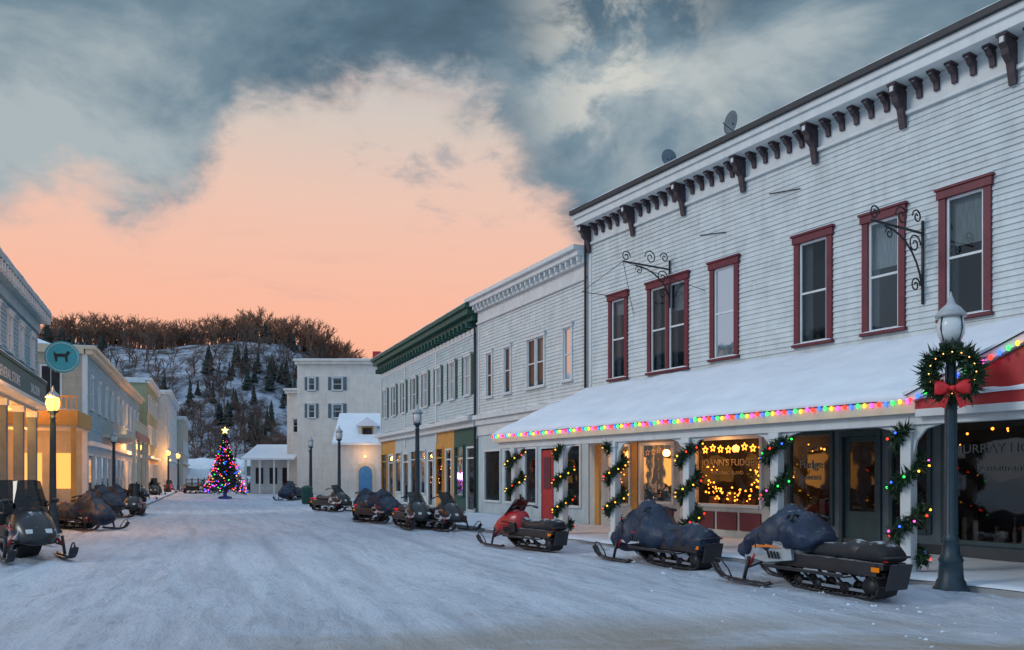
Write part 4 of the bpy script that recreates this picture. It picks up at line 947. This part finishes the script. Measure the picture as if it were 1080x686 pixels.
sx = nt.nodes.new('ShaderNodeSeparateXYZ'); Lk.new(tc.outputs['Generated'], sx.inputs[0]); X, Y, Z = sx.outputs
az = Mt('ARCTAN2', X, Y); hz = Mt('SQRT', Mt('ADD', Mt('MULTIPLY', X, X), Mt('MULTIPLY', Y, Y))); E = Mt('DIVIDE', Z, Mt('MAXIMUM', hz, .05))
a01 = MR(az, -.7, .7, 0, 1, False)
f = lambda a_: (a_+.7)/1.4
base = RP(a01, [(f(-.571), .275), (f(-.5), .31), (f(-.435), .28), (f(-.395), .30), (f(-.33), .43), (f(-.26), .455), (f(-.13), .475), (f(-.03), .455), (f(.03), .375), (f(.09), .32), (f(.19), .26), (f(.5), .22)])
n1 = NZ(3.0, (1, 1, 1.5), 8, .6, .25); n2 = NZ(9, (1, 1, 1.6), 7, .62, .3, (3, 1, 2)); n3 = NZ(3.0, (1, 1, 1.7), 8, .58, .35, (7, 2, 5))
dd = Mt('ADD', Mt('SUBTRACT', E, base), Mt('ADD', Mt('MULTIPLY', Mt('SUBTRACT', n1, .5), .26), Mt('MULTIPLY', Mt('SUBTRACT', n2, .5), .20)))
dens = MR(dd, -.035, .06)
grad = RP(E, [(0, (1.0, .42, .22)), (.12, (.98, .44, .27)), (.22, (.94, .49, .35)), (.34, (.84, .55, .44)), (.44, (.66, .57, .51)), (.6, (.46, .53, .58)), (1, (.42, .55, .72))])
daz = Mt('ABSOLUTE', Mt('ADD', az, .28)); warm = MR(daz, .55, 1.15, 1, 0)
clear = MX(warm, (.34, .43, .56), grad)
wis = Mt('MULTIPLY', MR(NZ(4, (1, 1, 5), 6, .6, .4, (1, 5, 3)), .54, .72), .35); clear = MX(wis, clear, (.66, .38, .33))
wis2 = Mt('MULTIPLY', MR(NZ(6.5, (1, 1, 2), 8, .65, .3, (4, 5, 9)), .58, .70), Mt('MULTIPLY', MR(E, .26, .38), .6)); clear = MX(wis2, clear, (.30, .33, .37))
cc = RP(n3, [(.30, (.055, .095, .135)), (.44, (.095, .16, .215)), (.54, (.17, .25, .31)), (.66, (.40, .46, .48))])
g1 = Mt('MULTIPLY', MR(Mt('ABSOLUTE', Mt('SUBTRACT', az, .13)), .0, .17, 1, 0), MR(n2, .40, .60)); g1 = Mt('MULTIPLY', g1, MR(E, .36, .46))
cc = MX(g1, cc, (.62, .62, .57))
edge = MR(dens, .05, .8, .5, 0.); cc = MX(Mt('MULTIPLY', edge, warm), cc, (.56, .48, .44))
col = MX(dens, clear, cc)
hi = MR(Z, .55, .8); col = MX(hi, col, (.49, .69, .92))
back = MR(Y, .25, -.25); col = MX(back, col, (.42, .59, .81))
sky = nt.nodes.new('ShaderNodeTexSky'); sky.sky_type = 'NISHITA'; sky.sun_disc = False; sky.sun_elevation = rad(12); sky.sun_rotation = rad(-110)
col = MX(1., col, MX(1., sky.outputs[0], (.006, .006, .006), 'MULTIPLY'), 'ADD')
Lk.new(col, bg.inputs[0]); bg.inputs[1].default_value = 1.0

su = bpy.data.lights.new('fill_sun', 'SUN'); su.energy = .9; su.angle = rad(14); su.color = (1, .95, .90)  # added soft fill from the left for the facades; actual sun sets ahead
so = bpy.data.objects.new('fill_sun', su); scn.collection.objects.link(so); so.rotation_euler = Vector((.82, .22, -.44)).to_track_quat('-Z', 'Y').to_euler()

cam = bpy.data.cameras.new('camera'); co = bpy.data.objects.new('camera', cam); scn.collection.objects.link(co); scn.camera = co
co.location = (0, 0, 1.65); co.rotation_euler = (rad(90), 0, 0); cam.sensor_width = 36; cam.lens = 28; cam.shift_y = (502-343)/1080; cam.clip_end = 4000; cam.clip_start = .1
scn.view_settings.view_transform = 'Standard'; scn.view_settings.look = 'None'; scn.view_settings.exposure = 0
